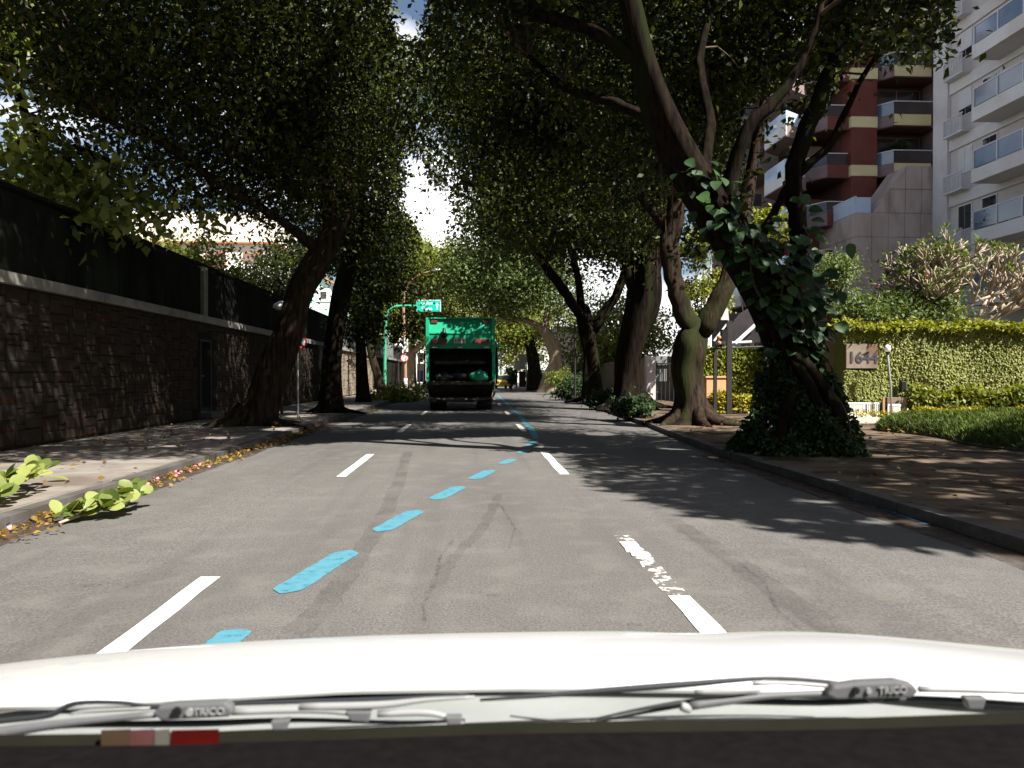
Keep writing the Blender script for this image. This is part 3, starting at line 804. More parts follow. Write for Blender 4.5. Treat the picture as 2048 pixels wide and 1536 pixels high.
tree('ficus_tree', 'straight brown trunk standing just beyond the leaning ficus and the no-parking sign',
     [(660, 828, 27, 0.442), (664, 760, 27, 0.323), (668, 690, 27, 0.306), (682, 600, 27, 0.289), (694, 540, 27, 0.272), (704, 470, 27, 0.238)],
     [[(704, 480, 27, 0.204), (720, 400, 26.5, 0.170), (735, 310, 26, 0.128), (770, 220, 25.5, 0.068)], [(696, 530, 27, 0.170), (730, 470, 26.5, 0.128), (770, 440, 26, 0.068)],
      [(702, 470, 27, 0.170), (690, 380, 27.5, 0.128), (700, 280, 28, 0.068)]],
     [E(720, 330, 26, 2.6, 3, 2.6, 230), E(745, 200, 25, 2.4, 3, 2.2, 180), E(740, 455, 26.5, 1.6, 1.8, 1.0, 80), E(660, 250, 27, 2.4, 3, 2.5, 170), E(700, 80, 26, 3, 3, 2.0, 160)],
     leaf=.17, per=60, cr=.5, twigs=90, bark='bark_shaded', roots=6)
tree('dark_street_tree', 'slim dark trunk with low dark foliage in front of the sunlit stretch of stone wall',
     [(728, 806, 38, .34), (724, 740, 38, .25), (720, 670, 38, .23), (712, 600, 38, .2), (715, 540, 38, .15)],
     [[(718, 620, 38, .14), (745, 570, 37.5, .1), (770, 540, 37, .06)], [(714, 570, 38, .14), (700, 500, 38, .1), (720, 420, 38, .06)]],
     [E(738, 600, 38, 1.9, 1.8, 1.5, 110), E(752, 660, 38, 1.2, 1.2, .9, 55), E(716, 500, 38, 2, 2, 1.8, 110), E(760, 470, 37, 1.6, 2, 1.6, 80)],
     leaf=.22, per=55, cr=.5, twigs=30, sides=8)
tree('dark_street_tree', 'thin dark trunk leaning left beside the green sign pole',
     [(768, 792, 48, .30), (755, 750, 48, .24), (742, 705, 48, .21), (734, 650, 48, .18), (732, 590, 48, .12)],
     [[(735, 650, 48, .12), (760, 610, 48, .09), (785, 570, 48, .05)]],
     [E(760, 560, 49, 2.4, 2.4, 2.2, 130), E(785, 640, 50, 1.4, 1.4, 1.2, 55)],
     leaf=.26, per=45, cr=.55, twigs=20, sides=8)
tree('rooted_fig_tree', 'pale knotted trunk with spreading roots behind the white-banded lamp pole',
     [(812, 786, 62, .95), (816, 765, 62, .55), (818, 735, 62, .5), (822, 700, 62, .45)],
     [[(822, 705, 62, .28), (838, 695, 61.5, .25), (850, 680, 61, .2), (870, 650, 60, .1)], [(820, 700, 62, .3), (810, 640, 62, .22), (800, 580, 62, .12)]],
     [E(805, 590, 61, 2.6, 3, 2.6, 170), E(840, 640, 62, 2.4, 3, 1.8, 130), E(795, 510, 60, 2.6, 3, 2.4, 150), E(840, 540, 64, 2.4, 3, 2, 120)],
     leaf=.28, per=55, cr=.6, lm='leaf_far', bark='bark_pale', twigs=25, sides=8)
for (px_, X_, spec) in ((0, 0, 0),):
    rt = [o for o in col.objects if o.name.startswith('rooted_fig_tree')][0]
    for (dx, dy, L) in ((-1.6, -.5, 2.2), (-2.3, -1.0, 2.6), (1.2, -.8, 1.8), (2.0, -.4, 2.2), (-.4, -1.4, 1.5), (.6, -1.3, 1.6)):
        b = rt.location
        MB().tube([b + Vector((0, 0, .35)), b + Vector((dx * .4, dy * .4, .18)), b + Vector((dx, dy, .06)), b + Vector((dx * 1.4, dy * 1.3, -.02))], [.22, .17, .12, .04], 8).build('root', M['bark_pale'], rt, smooth=True)

# right-hand row
r1 = tree('vine_clad_ficus', 'huge leaning ficus draped in climbing vine by the right kerb, nearest trunk on the right',
     [(1612, 918, 12.6, 0.624), (1618, 860, 12.6, 0.448), (1612, 790, 12.6, 0.400), (1585, 700, 12.6, 0.376), (1540, 600, 12.4, 0.352), (1480, 500, 12.2, 0.336), (1420, 410, 12, 0.296), (1355, 300, 12, 0.264), (1312, 200, 12, 0.232), (1285, 110, 12, 0.192), (1262, 10, 12, 0.160), (1240, -100, 12, 0.096)],
     [
      [(1540, 610, 12.4, 0.154), (1596, 520, 12.5, 0.141), (1594, 420, 12.5, 0.134), (1590, 330, 12.5, 0.128), (1625, 230, 12.5, 0.128), (1665, 130, 12.5, 0.115), (1690, 40, 12.5, 0.090), (1712, -70, 12.5, 0.051)],
      [(1440, 440, 12.1, 0.122), (1474, 320, 11.9, 0.102), (1500, 250, 11.8, 0.093), (1560, 190, 11.8, 0.083), (1612, 110, 11.8, 0.064), (1645, 10, 11.8, 0.038)],
      [(1592, 350, 12.5, 0.077), (1660, 290, 12.6, 0.064), (1690, 225, 12.7, 0.051), (1740, 130, 13, 0.038), (1800, 60, 13, 0.026)],
      [(1335, 260, 12, 0.096), (1230, 205, 13, 0.077), (1130, 175, 14, 0.064), (1040, 95, 14.5, 0.032)],
      [(1290, 130, 12, 0.128), (1190, 62, 12.3, 0.109), (1090, 32, 12.6, 0.083), (985, -10, 13, 0.045)],
      [(1490, 510, 12.2, 0.083), (1540, 440, 12.6, 0.070), (1570, 380, 13, 0.058), (1600, 330, 13.2, 0.032)],
      [(1400, 380, 12, 0.096), (1420, 250, 12.3, 0.077), (1400, 120, 12.6, 0.064), (1430, 0, 13, 0.038)],
      [(1528, 640, 12.15, 0.080), (1582, 700, 12.05, 0.104), (1640, 765, 12.05, 0.096), (1682, 850, 12.1, 0.096), (1702, 905, 12.15, 0.080)],
      [(1560, 690, 12.1, 0.080), (1610, 750, 12.0, 0.088), (1640, 830, 12.0, 0.088), (1650, 900, 12.0, 0.080)],
      [(1600, 760, 12.1, 0.072), (1570, 830, 12.0, 0.080), (1560, 905, 12.0, 0.080)]],
     [(6.3, 12.8, 7.6, 2.3, 2.4, 1.3, 170), (3.0, 13.5, 8.6, 3.2, 3.4, 2.3, 300), (.6, 15.2, 9.2, 2.2, 3.0, 2.3, 190), (5.0, 13.0, 6.9, 1.6, 1.8, .9, 75), E(1415, 330, 12.8, .9, .8, 1.0, 34), E(1440, 200, 12.6, 1.0, .8, .7, 30), E(1330, 420, 13.5, .7, .8, .8, 20), (3.6, 14.5, 6.0, 2.0, 1.8, 1.2, 110),
      (9.2, 4.6, 9.0, 3.2, 4.2, 1.6, 330), (7.2, 12.0, 8.6, 2.0, 2.6, 1.6, 160), (9.5, 9.5, 9.0, 2.5, 3.5, 1.5, 180)],
     per=58, twigs=150, bark='bark_shaded')
r2 = tree('forked_ficus', 'stout fluted ficus trunk forking at head height on the right pavement, second from the camera',
     [(1387, 852, 20, 0.595), (1382, 800, 20, 0.399), (1374, 740, 20, 0.391), (1380, 690, 20, 0.425), (1394, 652, 20, 0.25)],
     [[(1385, 665, 20, 0.264), (1352, 590, 20, 0.238), (1338, 500, 20, 0.230), (1348, 400, 20, 0.212), (1332, 250, 20, 0.170), (1320, 80, 20, 0.119), (1310, -60, 20, 0.068)],
      [(1402, 665, 20, 0.281), (1448, 585, 20, 0.238), (1478, 480, 20.5, 0.212), (1500, 370, 21, 0.170), (1520, 240, 21, 0.111), (1540, 120, 21, 0.060)],
      [(1340, 470, 20, 0.136), (1270, 380, 20, 0.111), (1190, 320, 20, 0.085), (1120, 290, 20, 0.051)],
      [(1335, 300, 20, 0.119), (1240, 220, 20, 0.093), (1130, 180, 20, 0.068), (1020, 140, 20, 0.043)]],
     [(4.6, 20, 10.2, 3.4, 3.4, 3.0, 300), (1.7, 20, 9.6, 2.8, 3.4, 2.7, 250), (2.6, 20.5, 7.3, 2.4, 2.4, 1.4, 130), (7.0, 21, 9.5, 2.2, 3, 2.2, 130), (5.4, 20.5, 6.6, 1.4, 1.4, 1.1, 45)],
     leaf=.16, per=62, twigs=100, roots=7)
r3 = tree('massive_ficus', 'massive black-looking ficus trunk swelling upward, third on the right pavement',
     [(1262, 815, 30, 0.756), (1258, 770, 30, 0.504), (1258, 720, 30, 0.475), (1272, 660, 30, 0.547), (1290, 600, 30, 0.619), (1290, 520, 30, 0.540), (1286, 420, 30, 0.418), (1292, 300, 30, 0.302)],
     [[(1275, 590, 30, 0.288), (1232, 480, 30, 0.216), (1190, 380, 30, 0.144), (1130, 280, 30, 0.072)], [(1305, 560, 30, 0.288), (1322, 450, 30, 0.245), (1352, 300, 30, 0.158), (1370, 180, 30, 0.072)],
      [(1290, 420, 30, 0.216), (1260, 300, 30, 0.158), (1200, 200, 30, 0.101), (1100, 150, 30, 0.050)]],
     [(4.2, 30, 11.5, 4.2, 4, 4.0, 330), (.9, 29, 11.6, 2.4, 3.2, 3.0, 200), (6.8, 30, 9.2, 2.6, 3, 2.6, 150), (2.4, 29, 7.8, 2.4, 2.4, 1.5, 110), E(1230, 400, 27, 2.0, 2, 1.6, 100), E(1130, 400, 31, 2.2, 2, 1.3, 90)],
     leaf=.20, per=54, cr=.55, twigs=90, bark='bark_shaded', roots=6)
r4 = tree('branching_ficus', 'dark ficus throwing a long limb out over the road, fourth on the right pavement',
     [(1186, 805, 38, 0.600), (1184, 750, 38, 0.400), (1181, 700, 38, 0.384), (1172, 650, 38, 0.384), (1165, 615, 38, 0.320)],
     [[(1168, 640, 38, 0.256), (1112, 560, 37, 0.216), (1068, 500, 36, 0.192), (1030, 440, 35, 0.160), (980, 400, 34, 0.112), (930, 360, 33, 0.048)],
      [(1186, 660, 38, 0.256), (1238, 575, 38, 0.208), (1262, 480, 38, 0.160), (1270, 380, 38, 0.080)],
      [(1085, 530, 36.4, 0.128), (1130, 480, 36.5, 0.120), (1190, 490, 37, 0.096), (1240, 520, 37.5, 0.056)],
      [(1165, 630, 38, 0.200), (1150, 530, 38, 0.160), (1120, 430, 38, 0.112), (1090, 330, 38, 0.056)]],
     [(3.4, 38, 11.4, 4.0, 4, 3.4, 250), (1.2, 36, 12.4, 2.4, 3, 2.6, 140), (5.8, 38, 8.4, 2.4, 2.6, 2.0, 110), E(1180, 440, 36, 2.6, 2, 1.5, 100), E(1080, 430, 36, 2.0, 2, 1.2, 60)],
     leaf=.24, per=54, cr=.6, twigs=70, bark='bark_shaded', roots=6)
tree('sunlit_fig_tree', 'pale sunlit twisted trunk at the bend of the road, right of the garbage truck',
     [(1104, 786, 64, 1.15), (1102, 760, 64, .72), (1112, 725, 64, .6), (1105, 690, 64, .5), (1085, 650, 64, .4)],
     [[(1108, 725, 64, .3), (1118, 700, 64, .3), (1112, 680, 63.5, .22)], [(1090, 660, 64, .3), (1050, 640, 63, .2), (1010, 640, 62, .12), (975, 620, 61, .06)], [(1088, 660, 64, .3), (1100, 600, 64, .2), (1110, 540, 64, .1)]],
     [E(1040, 520, 60, 3.4, 3.5, 3.6, 240), E(1000, 590, 61, 2.8, 3, 1.4, 110), E(950, 520, 60, 2.4, 3, 2.6, 130), E(1095, 570, 62, 2.4, 3, 2.4, 120), E(1000, 460, 58, 2.4, 3, 1.8, 110)],
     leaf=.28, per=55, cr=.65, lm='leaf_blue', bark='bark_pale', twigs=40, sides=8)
tree('sunlit_fig_tree', 'grey trunk just behind the pale twisted trunk at the road bend',
     [(1072, 778, 72, .9), (1068, 740, 72, .62), (1062, 700, 72, .5), (1052, 660, 72, .4)],
     [[(1056, 680, 72, .3), (1035, 640, 72, .2), (1005, 610, 72, .1)]],
     [E(1035, 660, 72, 2.4, 3, 1.6, 110), E(1010, 560, 72, 4, 4, 3, 160)],
     leaf=.32, per=50, cr=.7, lm='leaf_far', bark='bark', twigs=20, sides=8)
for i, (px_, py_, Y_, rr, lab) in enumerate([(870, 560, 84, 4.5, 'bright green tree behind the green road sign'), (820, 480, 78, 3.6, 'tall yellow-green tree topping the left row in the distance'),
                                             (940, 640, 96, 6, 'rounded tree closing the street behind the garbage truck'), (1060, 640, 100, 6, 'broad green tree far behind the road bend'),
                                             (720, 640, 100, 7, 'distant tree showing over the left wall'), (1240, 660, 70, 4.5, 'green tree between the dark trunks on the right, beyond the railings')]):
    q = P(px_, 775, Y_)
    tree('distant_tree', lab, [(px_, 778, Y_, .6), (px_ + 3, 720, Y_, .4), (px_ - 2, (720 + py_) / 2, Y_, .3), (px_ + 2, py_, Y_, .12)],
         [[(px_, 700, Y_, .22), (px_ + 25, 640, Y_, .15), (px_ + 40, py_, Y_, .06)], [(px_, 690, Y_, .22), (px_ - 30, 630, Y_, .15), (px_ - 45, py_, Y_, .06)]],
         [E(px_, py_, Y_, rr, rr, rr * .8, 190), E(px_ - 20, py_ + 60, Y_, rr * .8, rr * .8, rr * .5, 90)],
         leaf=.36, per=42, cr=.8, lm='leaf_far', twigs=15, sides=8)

# aerial roots hanging from the big figs
for tr_, lst in ((r1, [(1345, 330, 470, 12.1), (1362, 345, 430, 12.1), (1330, 260, 400, 12.2), (1470, 470, 560, 12.1)]), (r2, [(1335, 360, 480, 19.8), (1360, 420, 560, 19.9), (1312, 320, 470, 20)]), (r3, [(1270, 420, 560, 29.4), (1300, 450, 600, 29.4), (1250, 380, 520, 29.5), (1316, 420, 590, 29.4)])):
    for (px_, y0, y1, Y_) in lst:
        a, b = P(px_, y0, Y_), P(px_ + random.uniform(-8, 8), y1, Y_)
        MB().tube(catmull([tuple(a), tuple(a.lerp(b, .4) + Vector((random.uniform(-.06, .06), 0, 0))), tuple(b)], 4), [.014, .013, .012, .012, .011, .011, .01, .01, .008], 5).build('aerial_root', M['twig'], tr_, smooth=True)
# unseen street-tree mass on trunks, added behind and beside the camera to block skylight
away = [(-6.5, 2, 9, 4.5, 4.5, 2.4, 260), (-2.5, 3.5, 11.5, 3.5, 4, 1.6, 160), (-6, -9, 9, 5, 6, 3.5, 260), (13, 5.5, 10, 5.2, 6.5, 1.6, 250), (9.5, 1, 9.5, 3, 4, 1.6, 160),
        (8, -12, 9, 5, 5, 4, 260), (-13, 4, 7.5, 3, 6, 4, 260), (-13, -8, 7.5, 3, 6, 4, 220), (16, -10, 6, 4, 7, 5, 280), (21, 4, 5, 3.5, 7, 4, 260), (22, 15, 5, 3, 5, 3, 160)]
for x_ in np.arange(-24, 30, 6.0): away.append((x_, -24 + random.uniform(-2, 2), 7, 4.5, 3, 6.5, 210))
for x_ in np.arange(-40, 50, 9.0): away.append((x_, -40, 10, 6, 3, 9.5, 160))
p, t, c = clump_points(away, 30, .65); p[:, 2] = np.maximum(p[:, 2], .3); k = keepers(p)
av = leaf_object('sky_block_foliage', p[k], .34, .6, M['leaf'], None, t[k])
tag(av, 'unseen mass of street-tree foliage added behind and beside the camera to block skylight', 'foliage', kind='stuff')
mb = MB()
for (x_, y_, z_, rx, ry, rz, n_) in away:
    if rz > 1.7: mb.tube([(x_, y_, 0), (x_ + .2, y_ + .1, z_ * .5), (x_, y_, z_)], [.5, .35, .15], 10)
tag(mb.build('sky_block_trunks', M['bark'], None, smooth=True), 'unseen trunks added to carry the skylight-blocking foliage behind and beside the camera', 'trunks', kind='stuff')

# trees and shrubs over the left wall
tree('sea_almond_tree', 'broad-leaved sunlit tree behind the wall at the far left edge',
     [(60, 700, 18, .35), (80, 500, 18, .26), (105, 380, 18, .22), (110, 330, 18, .18)],
     [[(108, 340, 18, .16), (60, 250, 17.5, .1), (20, 150, 17, .05)], [(108, 340, 18, .16), (150, 300, 18, .12), (230, 330, 18, .06)]],
     [E(20, 215, 16.2, 1.3, 1.5, 2.2, 70), E(-40, 60, 16.5, 1.8, 2, 1.6, 60), E(190, 400, 17, 1.6, 1.5, .7, 45)],
     leaf=.26, per=26, cr=.4, lm='leaf_big', twigs=30, ratio=.6, free=True)
tree('wall_shrub_tree', 'bushy green tree rising over the wall top in front of the pale house',
     [(390, 700, 28, .2), (388, 600, 28, .15), (384, 540, 28, .1)], [],
     [E(380, 505, 28, 1.1, 1.3, .7, 60), E(440, 535, 30, 1.2, 1.4, .7, 50)], leaf=.18, per=55, cr=.35, twigs=12, lm='leaf_far', sides=8)
tree('wall_shrub_tree', 'dark bushy tree between the two houses behind the leaning ficus',
     [(560, 700, 40, .25), (565, 620, 40, .2), (560, 560, 40, .12)], [],
     [E(555, 540, 40, 2.2, 2, 1.6, 110), E(520, 580, 42, 1.6, 1.6, 1.0, 60)], leaf=.22, per=50, cr=.5, twigs=15, sides=8)

# ------------------------------------------------------------------ climbing vine on the nearest right trunk
def big_leaf_mesh(kind):
    m_ = MB()
    prof = [(0, .02), (.06, .30), (.2, .44), (.4, .46), (.6, .38), (.8, .22), (1.0, 0.0)]
    if kind == 1: prof = [(0, .02), (.1, .18), (.3, .30), (.5, .32), (.7, .24), (.88, .12), (1.0, 0.0)]
    if kind == 2: prof = [(0, .03), (.1, .16), (.25, .27), (.45, .36), (.65, .38), (.85, .26), (.95, .13), (1.0, 0.0)]
    L_, C_, R_ = [], [], []
    for t, w in prof:
        dz = -.22 * t * t
        L_.append((-w, t - .06 * (t == 0), dz + .16 * w)); C_.append((0, t, dz)); R_.append((w, t - .06 * (t == 0), dz + .16 * w))
    n = len(prof)
    m_.v = L_ + C_ + R_
    for i in range(n - 1):
        m_.f += [(i, n + i, n + i + 1, i + 1), (n + i, 2*n + i, 2*n + i + 1, n + i + 1)]
    return m_
def big_leaf_variants(name, m, kind):
    out = []
    for k in range(5):
        me = big_leaf_mesh(kind).mesh(name)
        at = me.attributes.new('tint', 'FLOAT', 'POINT'); at.data.foreach_set('value', [k / 4] * len(me.vertices))
        me.materials.append(m); me.polygons.foreach_set('use_smooth', [True] * len(me.polygons)); out.append(me)
    return out
vine_leaf = big_leaf_variants('leaf', M['leaf_vine'], 0)
almond_leaf = big_leaf_variants('leaf', M['leaf_big'], 1)
def place_leaf(me, loc, direction, normal, size, parent):
    y = Vector(direction).normalized(); x = y.cross(Vector(normal))
    if x.length < 1e-4: x = Vector((1, 0, 0))
    x.normalize(); z = x.cross(y)
    o = bpy.data.objects.new('leaf', me)
    mt = Matrix((x, y, z)).transposed().to_4x4(); mt.translation = loc
    o.matrix_basis = mt @ Matrix.Scale(size, 4)
    col.objects.link(o); adopt(o, parent)
    return o
tp, tr = limb_points([(1612, 918, 12.6, .78), (1612, 790, 12.6, .50), (1585, 700, 12.6, .47), (1540, 600, 12.4, .44), (1480, 500, 12.2, .42), (1420, 410, 12, .37), (1355, 300, 12, .33)], 8)
vine = empty('climbing_vine', (tp[0].x - .3, tp[0].y - .5, .15), label='big-leaved climbing vine hanging on the nearest right-hand trunk', cat='vine')
for s_ in (-.5, .1, .6):
    pts = [tp[i] + Vector((math.sin(i * .25 + s_ * 3) * tr[i] * .8 * .9, -tr[i] * .95, 0)) for i in range(len(tp) - 14)]
    MB().tube(pts, [.018] * len(pts), 6).build('stem', M['twig'], vine, smooth=True)
for k in range(300):
    i = random.randint(17, len(tp) - 4) if k < 200 else random.randint(18, 34)
    a = random.uniform(-2.5, .7)
    r_ = tr[i] * random.uniform(1.0, 1.35)
    loc = tp[i] + Vector((math.cos(a) * r_, math.sin(a) * r_, random.uniform(-.2, .2)))
    out = Vector((math.cos(a), math.sin(a), 0))
    place_leaf(random.choice(vine_leaf), loc, out * .6 + Vector((random.uniform(-.5, .5), 0, random.uniform(-1.0, .1))), out + Vector((random.uniform(-.4, .4), random.uniform(-.3, .3), .7)), random.uniform(.12, .23), vine)
# the thick spray of leaves where the upright limb leaves the trunk
for k in range(95):
    q = P(random.gauss(1612, 38), random.gauss(560, 62), 12.1 + random.uniform(-.3, .4))
    place_leaf(random.choice(vine_leaf), q, Vector((random.uniform(-.7, .9), random.uniform(-.8, 0), random.uniform(-1, .3))), Vector((random.uniform(-.4, .4), -.8, .7)), random.uniform(.15, .27), vine)
# ivy mound round its foot
ivy = empty('ivy_mound', P(1620, 905, 12.2) * 1.0, label='dark ivy mound smothering the foot of the nearest right-hand trunk', cat='ivy')
ivy.location.z = .15
c = ivy.location
n_ = 10500
a = rng.uniform(0, 6.283, n_); h = rng.random(n_) ** 1.35
rad_ = (.46 + (1 - h) ** 1.5 * .48) * rng.uniform(.78, 1.08, n_) + .10 * np.sin(5 * a + 6 * h)
pts = np.stack([c.x - .02 + np.cos(a) * rad_ * 1.08 - h * .06, c.y + .35 + np.sin(a) * rad_ * .9, .11 + h * 1.30], 1)
leaf_object('foliage', pts, .085, .8, M['leaf_ivy'], ivy, rng.random(n_), axis=np.stack([np.cos(a), np.sin(a), -.3 + 0 * a], 1), nrm=np.stack([np.cos(a), np.sin(a), .5 + 0 * a], 1), wild=1.0)
n_ = 2600
tt = rng.random(n_) * .34; idx = (tt * (len(tp) - 1)).astype(int)
A = np.array([tuple(tp[i]) for i in idx]); RR = np.array([tr[i] for i in idx]); a = rng.uniform(-3.6, 1.2, n_)
sel = rng.random(n_) > .35
pts = A + np.stack([np.cos(a) * RR * 1.05, np.sin(a) * RR * 1.05, rng.normal(0, .12, n_)], 1)
pts = pts[sel & (np.cos(a) < .35)]
leaf_object('climbing_foliage', pts, .11, .8, M['leaf_ivy'], ivy, rng.random(len(pts)))

# ================================================================== SHRUBS
def shrub(name, label, c, ells, leaf, per, cr, lm, group=None, cull=False):
    root = empty(name, c, label=label, cat='shrub', group=group)
    p, t, cc = clump_points(ells, per, cr)
    p[:, 2] = np.maximum(p[:, 2], .14)
    if cull: k = keepers(p); p, t = p[k], t[k]
    leaf_object('foliage', p, leaf, .55, M[lm], root, t)
    mb = MB()
    for k in range(9):
        e = cc[rng.integers(len(cc))]
        mb.tube([(c[0] + random.uniform(-.1, .1), c[1] + random.uniform(-.1, .1), c[2] - .02), ((c[0] + e[0]) / 2, (c[1] + e[1]) / 2, (c[2] + e[2]) / 2 + .1), tuple(e)], [.025, .018, .008], 5, cap=False)
    mb.build('stems', M['twig'], root, smooth=True)
    return root
def gp(px, py, z=.15): return G(px, py, z)
for (px_, py_, w_, h_, lm, lab) in [(1265, 832, .5, .38, 'leaf_ivy', 'low dark bush at the kerb in front of the massive ficus'), (1215, 812, .45, .38, 'leaf_ivy', 'dark bush between the third and fourth right-hand trunks'),
                                    (1140, 795, .9, .8, 'leaf_ivy', 'dark leafy bush beside the thin black pole'), (1125, 785, 1.2, 1.1, 'leaf_far', 'green bush beside the sunlit twisted trunk'),
                                    (1023, 779, .28, 1.6, 'leaf_ivy', 'narrow dark shrub left of the white bus-stop board')]:
    g = gp(px_, py_)
    shrub('bush', lab, (g.x, g.y, .15), [(g.x, g.y, .15 + h_ * .55, w_, w_ * .8, h_ * .6, 45)], .10 + g.y * .0016, 60, min(.16 + g.y * .002, w_ * .35), lm)
g = gp(800, 798)
shrub('fallen_brush', 'leafy green brush lying at the left kerb near the rooted fig tree', (g.x, g.y, .15), [(g.x - .6, g.y, .35, 1.5, 2.0, .25, 50)], .2, 40, .3, 'leaf_far')
g = gp(590, 850)

# hedge wall on the right: creeping fig over a retaining wall
hedge = empty('ivy_hedge_wall', (15, 22.9, .13), label='tall clipped creeping-fig hedge wall facing the road, carrying the house number', cat='hedge')
MB().box(10.95, 34, 22.75, 23.3, .1, 2.66).build('retaining_wall', M['hedge_core'], hedge)
n_ = 52000
X_ = rng.uniform(10.95, 19.5, n_); Z_ = rng.uniform(.25, 2.72, n_)
Y_ = 22.72 - rng.random(n_) * .10 - .06 * np.sin(X_ * 1.7 + Z_ * 2.1) * np.sin(X_ * .6)
k = ~((X_ < 11.95) & (Z_ > 1.55) & (Z_ < 2.33)) & ~((X_ > 11.0) & (X_ < 12.5) & (Z_ < .62))
pts = np.stack([X_, Y_, Z_], 1)[k]
tn = .45 + .35 * np.sin(X_[k] * 2.2 + Z_[k] * 1.3) * np.sin(Z_[k] * 2.5 - X_[k]) + rng.normal(0, .2, k.sum())
leaf_object('foliage', pts, .07, .8, M['leaf_hedge'], hedge, tn, axis=np.tile([[-.1, -.35, -.8]], (len(pts), 1)), nrm=np.tile([[.1, -1, .45]], (len(pts), 1)), wild=.6)
n_ = 6500
X_ = rng.uniform(10.7, 19.5, n_)
pts = np.stack([X_, 22.75 + rng.normal(0, .16, n_), 2.72 + np.abs(rng.normal(0, .10, n_)) + .05 * np.sin(X_ * 3)], 1)
leaf_object('top_fringe', pts, .15, .6, M['leaf_fringe'], hedge, rng.random(n_), axis=np.tile([[-.5, -.7, -.1]], (n_, 1)), wild=1.4)
MB().box(11.0, 11.95, 22.60, 22.70, 1.58, 2.30).build('number_plaque', M['plaque'], hedge)
lettering('house_number', '1644', .46, (11.49, 22.592, 1.88), (R(90), 0, 0), M['digit'], hedge, depth=.01, bold=True)
box_ = MB().box(-.07, .07, -.08, .08, -.16, .16).build('intercom_box', M['black'], None, bevel=.015)
q = P(1805, 773, 22.5); box_.location = q
tag(box_, 'small black box fixed on the hedge wall right of the lamp post', 'box')

hedge2 = empty('ivy_hedge_wall', (9, 27, .15), label='bright sunlit ivy hedge behind the dark metal fence, between the two nearest right-hand trunks', cat='hedge')
MB().box(7.9, 11.0, 27.0, 27.5, .1, 2.3).build('retaining_wall', M['hedge_core'], hedge2)
n_ = 9000
pts = np.stack([rng.uniform(7.85, 11.0, n_), 26.95 - rng.random(n_) * .12, rng.uniform(.3, 2.38, n_)], 1)
leaf_object('foliage', pts, .13, .8, M['leaf_fringe'], hedge2, rng.uniform(0, .7, n_), axis=np.tile([[-.1, -.5, -.8]], (n_, 1)), nrm=np.tile([[0, -1, .4]], (n_, 1)), wild=1.1)

planter = empty('planter', (8.4, 26.2, .15), label='orange-brown planter box behind the dark metal fence', cat='planter')
q0, q1 = P(1408, 752, 26.3), P(1452, 795, 26.3)
MB().box(q0.x, q1.x, 26.0, 26.6, q1.z, q0.z - .06).build('box', M['orangewood'], planter)
MB().box(q0.x - .04, q1.x + .04, 25.96, 26.64, q0.z - .06, q0.z).build('rim', M['orangewood'], planter)

def hedge_row(name, label, x0, x1, y, z0, z1, d, lm, leaf, n_, cat='shrub'):
    root = empty(name, ((x0 + x1) / 2, y, z0), label=label, cat=cat)
    X_ = rng.uniform(x0, x1, n_); u = rng.random(n_)
    pts = np.stack([X_, y + rng.uniform(-d, d, n_), z0 + (z1 - z0) * u ** .7 * (1 + .15 * np.sin(X_ * 4))], 1)
    leaf_object('foliage', pts, leaf, .55, M[lm], root, rng.random(n_))
    return root
hedge_row('golden_shrub_row', 'low golden-yellow shrubs at the foot of the ivy hedge behind the metal fence', 7.9, 10.9, 25.6, .14, .75, .3, 'leaf_yellow', .13, 3500)
hedge_row('golden_shrub_row', 'low golden-yellow clipped border along the right-hand hedge wall', 12.75, 19.5, 22.0, .14, .42, .16, 'leaf_yellow', .09, 5500)
hedge_row('leafy_shrub_row', 'green leafy shrub bank between the golden border and the hedge wall', 12.8, 19.5, 22.35, .2, .98, .2, 'leaf_far', .15, 5200)
hedge_row('planter_weed', 'sparse golden tufts growing by the white grilles', 11.0, 12.6, 22.1, .14, .36, .12, 'leaf_yellow', .09, 260)
hedge_row('edging_plant_row', 'thin pale grasses on the near side of the golden border', 12.7, 17, 21.5, .14, .24, .15, 'leaf_far', .12, 500)

# lawn mound
lawn = MB()
nx, ny = 28, 22
for j in range(ny + 1):
    for i in range(nx + 1):
        u, v = i / nx, j / ny
        y = 11.5 + 7.6 * v
        x0 = 9.15 + .25 * math.sin(y * 1.3) + 1.6 * max(0, v - .72) ** 1.2 * 4
        x = x0 + (19.5 - x0) * u ** 1.3
        e = min(u * 6, 1) * min(v * 5, 1) * min((1 - v) * 5, 1)
        lawn.v.append((x, y, .125 + (.34 + .06 * math.sin(x * 2.3 + y)) * max(e, 0) ** .55))
for j in range(ny):
    for i in range(nx):
        a = j * (nx + 1) + i; lawn.f.append((a, a + 1, a + nx + 2, a + nx + 1))
lawn_pts = np.array(lawn.v)
lw = lawn.build('lawn_mound', M['ground'], smooth=True); tag(lw, kind='structure')
n_ = 42000
i_ = rng.integers(0, nx, n_); j_ = rng.integers(0, ny, n_); u, v = rng.random(n_)[:, None], rng.random(n_)[:, None]
a = j_ * (nx + 1) + i_
pts = lawn_pts[a] * (1-u) * (1-v) + lawn_pts[a + 1] * u * (1-v) + lawn_pts[a + nx + 1] * (1-u) * v + lawn_pts[a + nx + 2] * u * v
gr = leaf_object('lawn_grass', pts, .13, .22, M['grass'], None, rng.random(n_), axis=np.tile([[0, 0, 1.2]], (n_, 1)), wild=.8)
tag(gr, 'green grass on the low mound at the right edge', 'grass', kind='stuff')

